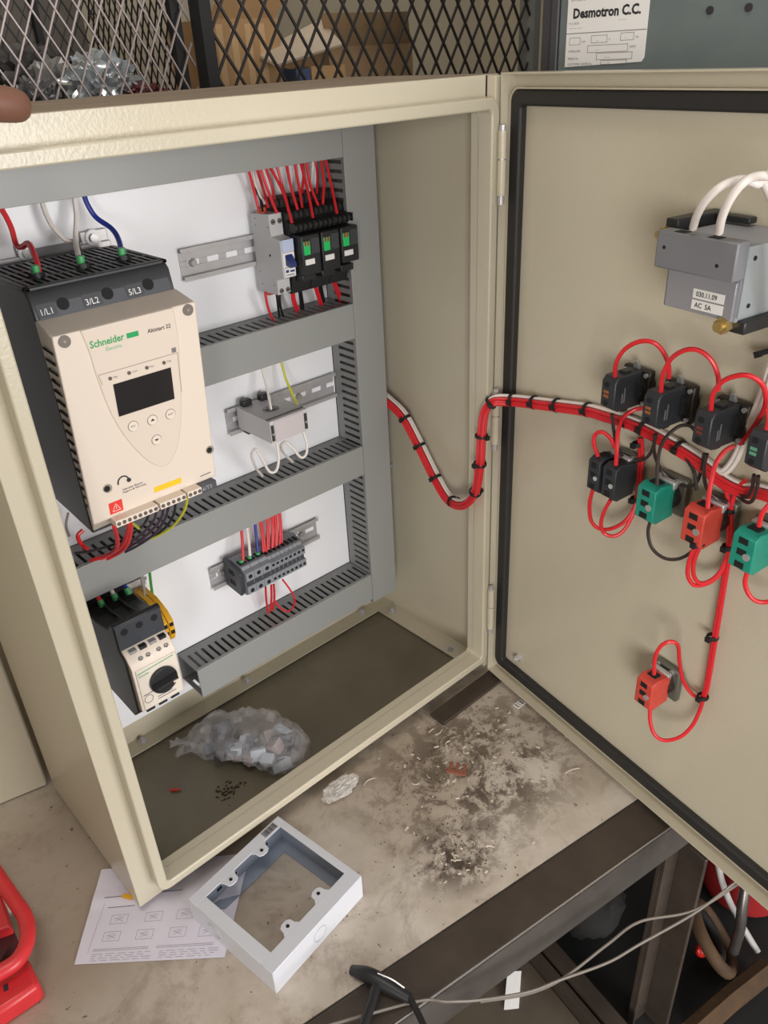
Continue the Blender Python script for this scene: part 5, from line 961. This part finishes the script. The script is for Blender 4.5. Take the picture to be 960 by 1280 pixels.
# hand steadying the top edge (only a thumb reaches into the picture)
def hand():
    t = thing('person_hand', 'thumb of a hand holding the top left edge of the enclosure', 'hand', (20, -30, 772))
    V = []; E = []; R = []
    def chain(pts, rs, root=None):
        prev = root
        for p, r in zip(pts, rs):
            V.append(tuple(Vector(p) * S)); R.append(r * S)
            if prev is not None: E.append((prev, len(V) - 1))
            prev = len(V) - 1
        return prev
    chain([(-120, 40, 830)], [26]); chain([(-70, 22, 812)], [27], 0); chain([(-32, 18, 800)], [25], 1)
    chain([(0, -22, 790), (36, -30, 784), (66, -29, 779), (81, -24, 777)], [13, 12, 11.5, 10.5], 1)          # thumb along the front edge
    for k in range(4):
        y = 16 + k * 19; l = (1.0, 1.1, 1.05, 0.85)[k]
        chain([(-26, y * 0.6 + 6, 806), (-2 + 6 * l, y + 10, 803), (14 * l, y + 12, 790), (18 * l, y + 14, 781)], [10.5, 9, 8.5, 7.5], 2)
    off = Vector((20, -30, 772)) * S
    me = bpy.data.meshes.new('hand_skin'); me.from_pydata([tuple(Vector(v) - off) for v in V], E, []); me.materials.append(skin)
    o = bpy.data.objects.new('hand_skin', me); COL.objects.link(o); o.parent = t
    sk = o.modifiers.new('skin', 'SKIN'); sk.use_smooth_shade = True
    for i, v in enumerate(me.skin_vertices[0].data if me.skin_vertices else []): v.radius = (R[i], R[i])
    if not me.skin_vertices:
        bm = bmesh.new(); bm.from_mesh(me); lay = bm.verts.layers.skin.verify(); bm.verts.ensure_lookup_table()
        for i, v in enumerate(bm.verts): v[lay].radius = (R[i], R[i]); v[lay].use_root = (i == 0)
        bm.to_mesh(me); bm.free()
    sb = o.modifiers.new('sub', 'SUBSURF'); sb.levels = 2; sb.render_levels = 2
hand()

# ================================================================== background behind the enclosure
def mesh_panel(x0, x1, z0, z1, y, pw, ph, r, phase=(0, 0)):
    """expanded metal sheet: two families of slanted strands clipped to a rectangle"""
    b = B(); sl = ph / pw                       # dz/dx of a strand
    for fam in (1, -1):
        k0 = -80
        for k in range(-80, 160):
            # strand: z = z0 + fam*sl*(x - (x0 + phase + k*pw))
            xa = x0 + phase[0] + k * pw
            pts = []
            for x in (x0, x1):
                z = z0 + fam * sl * (x - xa); pts.append((x, z))
            (xa_, za), (xb_, zb) = pts
            # clip in z
            def clip(xa_, za, xb_, zb):
                if (za < z0 and zb < z0) or (za > z1 and zb > z1): return None
                q = [(xa_, za), (xb_, zb)]
                for i in (0, 1):
                    x, z = q[i]; ox, oz = q[1 - i]
                    if z < z0: q[i] = (x + (ox - x) * (z0 - z) / (oz - z), z0)
                    elif z > z1: q[i] = (x + (ox - x) * (z1 - z) / (oz - z), z1)
                return q
            q = clip(xa_, za, xb_, zb)
            if not q or abs(q[0][0] - q[1][0]) < 1: continue
            (xa2, za2), (xb2, zb2) = q; d = Vector((xb2 - xa2, 0, zb2 - za2)).normalized(); nn = Vector((-d.z, 0, d.x)) * r; yo = 0.6 * fam
            p, w_ = Vector((xa2, y + yo, za2)), Vector((xb2, y + yo, zb2)); dy = Vector((0, r * 1.1, 0))
            b.hexa([p - nn - dy, w_ - nn - dy, w_ + nn - dy, p + nn - dy], [p - nn + dy, w_ - nn + dy, w_ + nn + dy, p + nn + dy])
    return b
def background():
    # storage shelf that carries basket and boxes
    B().box(120, 1008, 318, 820, 716, 736).obj('storage_shelf', darksteel, label='dark steel storage shelf behind the mesh', cat='shelf')
    t = thing('mesh_partition', 'black expanded metal partition in front of the cardboard boxes', 'mesh panel', (720, 310, 600))
    mesh_panel(430, 1008, 640, 960, 310, 30.5, 46.5, 1.35, (4, 0)).obj('expanded_mesh', strand_d, t)
    B().box(416, 431, 300, 322, 600, 960).obj('post', blackm, t)
    B().box(1008, 1022, 300, 330, 600, 960).obj('post', mat('post_grey', (120, 122, 120), 0.45), t)
    t = thing('wire_basket', 'grey expanded metal basket full of wrapped parts at the left', 'basket', (280, 400, 736))
    mesh_panel(120, 416, 737, 960, 326, 24.4, 45, 0.85, (9, 0)).obj('front_mesh', strand_l, t)
    mesh_panel(120, 416, 737, 960, 560, 15, 27, 0.7).obj('back_mesh', strand_d, t)
    B().box(400, 412, 335, 345, 737, 960).obj('side_frame', blackm, t)
    mesh_panel(335, 560, 737, 960, 0, 15, 27, 0.7).xf(Matrix(((0, 1, 0, 406), (1, 0, 0, 0), (0, 0, 1, 0), (0, 0, 0, 1)))).obj('side_mesh', strand_d, t)
    B().box(118, 400, 560, 564, 737, 960).obj('back_sheet', mat('basket_back', (92, 86, 78), 0.8), t)
    B().box(118, 416, 330, 338, 737, 746).obj('bottom_rail', blackm, t)
    [B().box(a, a + 8, 548, 556, 737, 960).obj('rear_upright', blackm, t) for a in (330, 200)]
    B().hexa([(120, 548, 800), (132, 548, 800), (132, 556, 800), (120, 556, 800)], [(236, 548, 950), (250, 548, 950), (250, 556, 950), (236, 556, 950)]).obj('rear_brace', blackm, t)
    rnd = random.Random(9)
    goods = [((290, 500, 772), (60, 36, 40), 'dark grey sack at the back of the basket', 'dark_sack', mat('sack_grey', (58, 54, 52), 0.5)),
             ((212, 470, 764), (30, 26, 26), 'black bag at the back left of the basket', 'black_bag', mat('wrap_black', (40, 38, 38), 0.3)),
             ((345, 430, 772), (44, 34, 34), 'silver foil wrapped parcel in the basket centre', 'foil_parcel', mat('foil_silver', (176, 182, 186), 0.2, 0.6)),
             ((300, 470, 768), (36, 30, 32), 'clear wrapped parcel left of the silver foil', 'wrapped_parcel', mat('wrap_grey', (120, 118, 116), 0.2)),
             ((250, 400, 762), (24, 22, 24), 'grey glossy bag in the left of the basket', 'glossy_bag', mat('wrap_dark', (84, 84, 84), 0.18)),
             ((384, 400, 756), (30, 30, 18), 'dark red wrapped parcel low in the basket', 'red_parcel', mat('wrap_red', (92, 44, 46), 0.25)),
             ((232, 372, 757), (9, 9, 13), 'yellow wrapped roll low in the basket', 'yellow_roll', mat('wrap_yellow', (170, 150, 40), 0.4)),
             ((222, 372, 757), (7, 9, 13), 'orange wrapped roll beside the yellow one', 'orange_roll', mat('wrap_orange', (170, 90, 40), 0.4)),
             ((244, 460, 782), (22, 20, 20), 'brown bag at the back of the basket left side', 'brown_bag', mat('wrap_brown', (116, 76, 56), 0.4)),
             ((204, 380, 760), (16, 18, 22), 'crumpled clear bag at the left end of the basket', 'clear_bag', mat('wrap_light', (150, 150, 146), 0.2))]
    for c, r, l, nm, m in goods:
        B().blob((c[0], c[1], 737.5 + r[2] * 1.12), r, 4, 0.42, 0.11, c[0]).obj(nm, m, label=l, cat='wrapped goods')
    # cardboard
    def carton(label, x0, x1, y0, y1, z0, z1, m, rot=0, flaps=(), tape=False):
        M = Matrix.Translation(Vector(((x0 + x1) / 2, (y0 + y1) / 2, z0))) @ Matrix.Rotation(math.radians(rot), 4, 'Z'); a, b_, h = (x1 - x0) / 2, (y1 - y0) / 2, z1 - z0
        t = thing('cardboard_box', label, 'cardboard box', ((x0 + x1) / 2, (y0 + y1) / 2, z0))
        B().box(-a, a, -b_, b_, 0, 3).box(-a, a, -b_, -b_ + 4, 3, h).box(-a, a, b_ - 4, b_, 3, h).box(-a, -a + 4, -b_ + 4, b_ - 4, 3, h).box(a - 4, a, -b_ + 4, b_ - 4, 3, h).xf(M).obj('body', m, t)
        for (p, q, up) in flaps: B().hexa([Vector(p), Vector(q), Vector(q) + Vector((0, 3, 0)), Vector(p) + Vector((0, 3, 0))], [Vector(p) + Vector(up), Vector(q) + Vector(up), Vector(q) + Vector(up) + Vector((0, 3, 0)), Vector(p) + Vector(up) + Vector((0, 3, 0))]).xf(M).obj('flap', m, t)
        if tape:
            for k in range(4): B().box(-a + 8 + k * 22, -a + 18 + k * 22, -b_ - 0.8, -b_ + 0.2, 6, h - 6).xf(M).obj('printed_stripe', mat('card_stripe', (192, 158, 116), 0.7), t)
    carton('tall tan cardboard box with pale stripes behind the mesh', 486, 594, 400, 500, 736, 842, card, 2, (((-52, -46, 106), (52, -46, 106), (14, -12, 26)),), True)
    carton('small tan cardboard box in front of the dark gap', 622, 682, 372, 410, 736, 784, card, 0)
    carton('blue cardboard box between two tan boxes', 596, 620, 372, 420, 736, 782, mat('card_blue', (62, 76, 106), 0.7), 0)
    carton('wide brown cardboard box at the right end of the shelf', 700, 860, 420, 540, 736, 806, cardd, -3, (((-78, -58, 70), (78, -58, 70), (-30, -30, 40)),))
    b = B().hexa([(560, 366, 786), (690, 386, 806), (690, 430, 838), (560, 410, 800)], [(560, 364, 789), (690, 384, 809), (690, 428, 841), (560, 408, 803)])
    b.obj('cardboard_flap_sheet', mat('card_pale', (188, 172, 152), 0.8), label='pale loose cardboard sheet leaning across the boxes', cat='cardboard')
    B().blob((628, 450, 760), (24, 30, 24), 3, 0.2, 0.05, 2).obj('dark_bag', blackm, label='black bag in the gap under the loose cardboard sheet', cat='bag')
    # wall-hung grey-blue unit right of the enclosure
    t = thing('metal_unit', 'blue-grey metal unit with a white supplier sticker behind the open door', 'metal unit', (850, -400, 560))
    B().box(700, 1540, -900, 24, 560, 1100).obj('case', bluegrey, t, bevel=2)
    B().box(698, 716, 24.5, 34, 560, 1100).box(706, 740, 34, 52, 560, 1100).obj('side_frame', mat('unit_dark', (70, 70, 74), 0.5), t, bevel=1)
    B().box(694, 700, -900, 24, 556, 566).obj('bottom_trim', bluegrey, t)
    def K(y, z, o=0.4): return (700 - o, y, z)
    ys, ye, z0, z1 = 12.8, -86, 772, 842
    B().add([K(ys, z0, 0.8), K(ye + 3, z0 + 3, 0.8), K(ye, z0 + 7, 0.8), K(ye, z1, 0.8), K(ys, z1, 0.8), K(ys, z0, -0.1), K(ye + 3, z0 + 3, -0.1), K(ye, z0 + 7, -0.1), K(ye, z1, -0.1), K(ys, z1, -0.1)],
            [(0, 1, 2, 3, 4), (9, 8, 7, 6, 5), (0, 5, 6, 1), (1, 6, 7, 2), (2, 7, 8, 3), (3, 8, 9, 4), (4, 9, 5, 0)]).obj('sticker', labelw, t)
    def tx(s, size, y, z, m=ink, bold=0.0, sx=1.0): text_b(s, size, lambda a, c: K(y - a, z + c, 1.0), bold=bold, sx=sx).obj('lettering', m, t)
    tx('SUPPLIED BY', 3.6, 9, 833.5, inkl); tx('Desmotron C.C.', 12.5, 5.5, 818, ink, 0.5, 0.97)
    tx('P.O. BOX', 3.2, 10, 812, inkl); tx('----- ---- ------', 3.2, 10, 808, inkl); tx('--- ------', 3.2, -52, 813, inkl)
    ln = B().box(699, 699.3, ye, ys, 803.5, 804.2)
    for (ya, yb, za, zb) in ((8, -6, 793, 800), (-20, -40, 794, 801), (-56, -72, 795, 802), (-16, -66, 785, 792), (-28, -72, 778, 784.5), (-34, -66, 773.5, 777.5)):
        for (a, b_, c, d) in ((ya, yb, za, za + 0.4), (ya, yb, zb - 0.4, zb), (ya, ya - 0.4, za, zb), (yb + 0.4, yb, za, zb)): ln.box(699, 699.3, min(a, b_), max(a, b_), c, d)
    ln.obj('form_lines', inkl, t)
    for s, y, z in (('-', 2, 794.6), ('kW', -8, 794.6), ('---', -26, 795.6), ('V', -42, 795.6), ('--', -61, 796.6), ('Hz', -74, 796.6), ('OVERLOAD', 9, 786), ('--- -', -26, 786.5), ('AMPS', -68, 788), ('SERIAL No', 9, 779), ('-------', -38, 779.4), ('CUSTOMER ORDER No', 9, 773.6), ('----', -42, 774.2)):
        tx(s, 3.1, y, z, inkl)
    for y, z, r in ((-172, 836, 5), (-152, 816, 3.6), (-190, 816, 3.6)):
        B().cyl((700, y, z), (698.5, y, z), r, 16).obj('hole_plug', ink, t)
background()

# ================================================================== under the bench
def below():
    z = -456 - 12
    # thin twisted wire strung in front of the beam
    b = B(); p1 = catmull(D['tw'], 10); b.tube(p1, 1.5, 7)
    p2 = catmull(D['tw2'], 10); b.tube(p2, 1.5, 7)
    b.obj('twisted_wire', mat('galv_wire', (150, 142, 134), 0.4, 0.6), label='thin twisted steel wire strung across in front of the bench beam', cat='wire')
    t = thing('hook_tool', 'black T-handled hook tool lying over the bench beam', 'tool', (120, -250, -12))
    B().tube(catmull([(124, -211, -6), (133, -236, 0), (146, -274, -4)], 6), 6.5, 12, lambda f: 0.75 + 0.5 * math.sin(f * 3.14)).obj('handle', black, t)
    B().tube(catmull([(134, -240, 0), (116, -252, 2), (88, -268, 6), (60, -290, 8)], 6), 5.2, 12, lambda f: 1.0 - 0.2 * f).obj('shaft', black, t)
    B().tube(catmull([(146, -272, -2), (140, -292, 0), (132, -312, 4)], 6), 3.2, 10).obj('bent_end', black, t)
    B().tube(catmull([(136, -238, 7), (142, -252, 7), (146, -266, 5)], 6), 1.0, 8).obj('bright_edge', chrome, t)
    # red object, clamp, timber, hose
    B().cyl((846, -345, -456), (846, -345, -352), 66, 28).obj('red_container', mat('container_red', (140, 32, 34), 0.45), bevel=6, label='red round container under the bench at the right edge', cat='container')
    t = thing('ring_clamp', 'rusty ring clamp with a red pad under the bench', 'clamp', (660, -366, z))
    B().ring((690, -358, -412), (0.55, -0.55, 0.6), 36, 8, 30, 10).obj('ring', blackm, t)
    B().ring((694, -366, -416), (0.55, -0.55, 0.6), 50, 10, 30, 10).obj('outer_ring', wood, t)
    B().blob((676, -362, -430), (14, 10, 12), 3, 0.15, 0.05, 3).obj('red_pad', mat('pad_red', (220, 40, 36), 0.4), t)
    B().tube(catmull([(706, -396, -430), (712, -394, -380), (722, -386, -340), (753, -371, -290)], 6), 8, 10).obj('lever', baresteel, t)
    B().tube([Vector((556, -408, -444)), Vector((640, -424, -440)), Vector((724, -442, -442))], 17, 7).obj('timber_offcut', wood, label='brown timber offcut under the bench at the bottom right', cat='timber')
    B().tube(catmull([(660, -300, -40), (676, -330, -130), (682, -338, -200), (728, -337, -300), (735, -352, -350), (749, -376, -410), (742, -420, -446)], 8), 5, 12).obj('white_hose', mat('hose_white', (176, 174, 172), 0.4), label='white hose hanging beside the red container under the bench', cat='hose')
    t = thing('folded_card', 'folded white card on the lower shelf under the bench', 'card', (400, -200, -452))
    B().hexa([(374, -214, -451.5), (392, -228, -451.5), (446, -190, -451.5), (430, -176, -451.5)], [(374, -214, -449), (392, -228, -449), (446, -190, -425), (430, -176, -425)]).obj('leaf', labelw, t)
    B().tube([Vector((404, -250, -450)), Vector((470, -190, -448))], 3, 8).obj('dark_rod', blackm, label='thin dark rod lying across the lower shelf', cat='rod')
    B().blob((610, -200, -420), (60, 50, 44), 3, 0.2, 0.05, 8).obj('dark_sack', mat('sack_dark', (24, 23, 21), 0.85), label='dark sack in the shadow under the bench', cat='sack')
below()

for o in COL.objects:
    if '_o' in o: del o['_o']
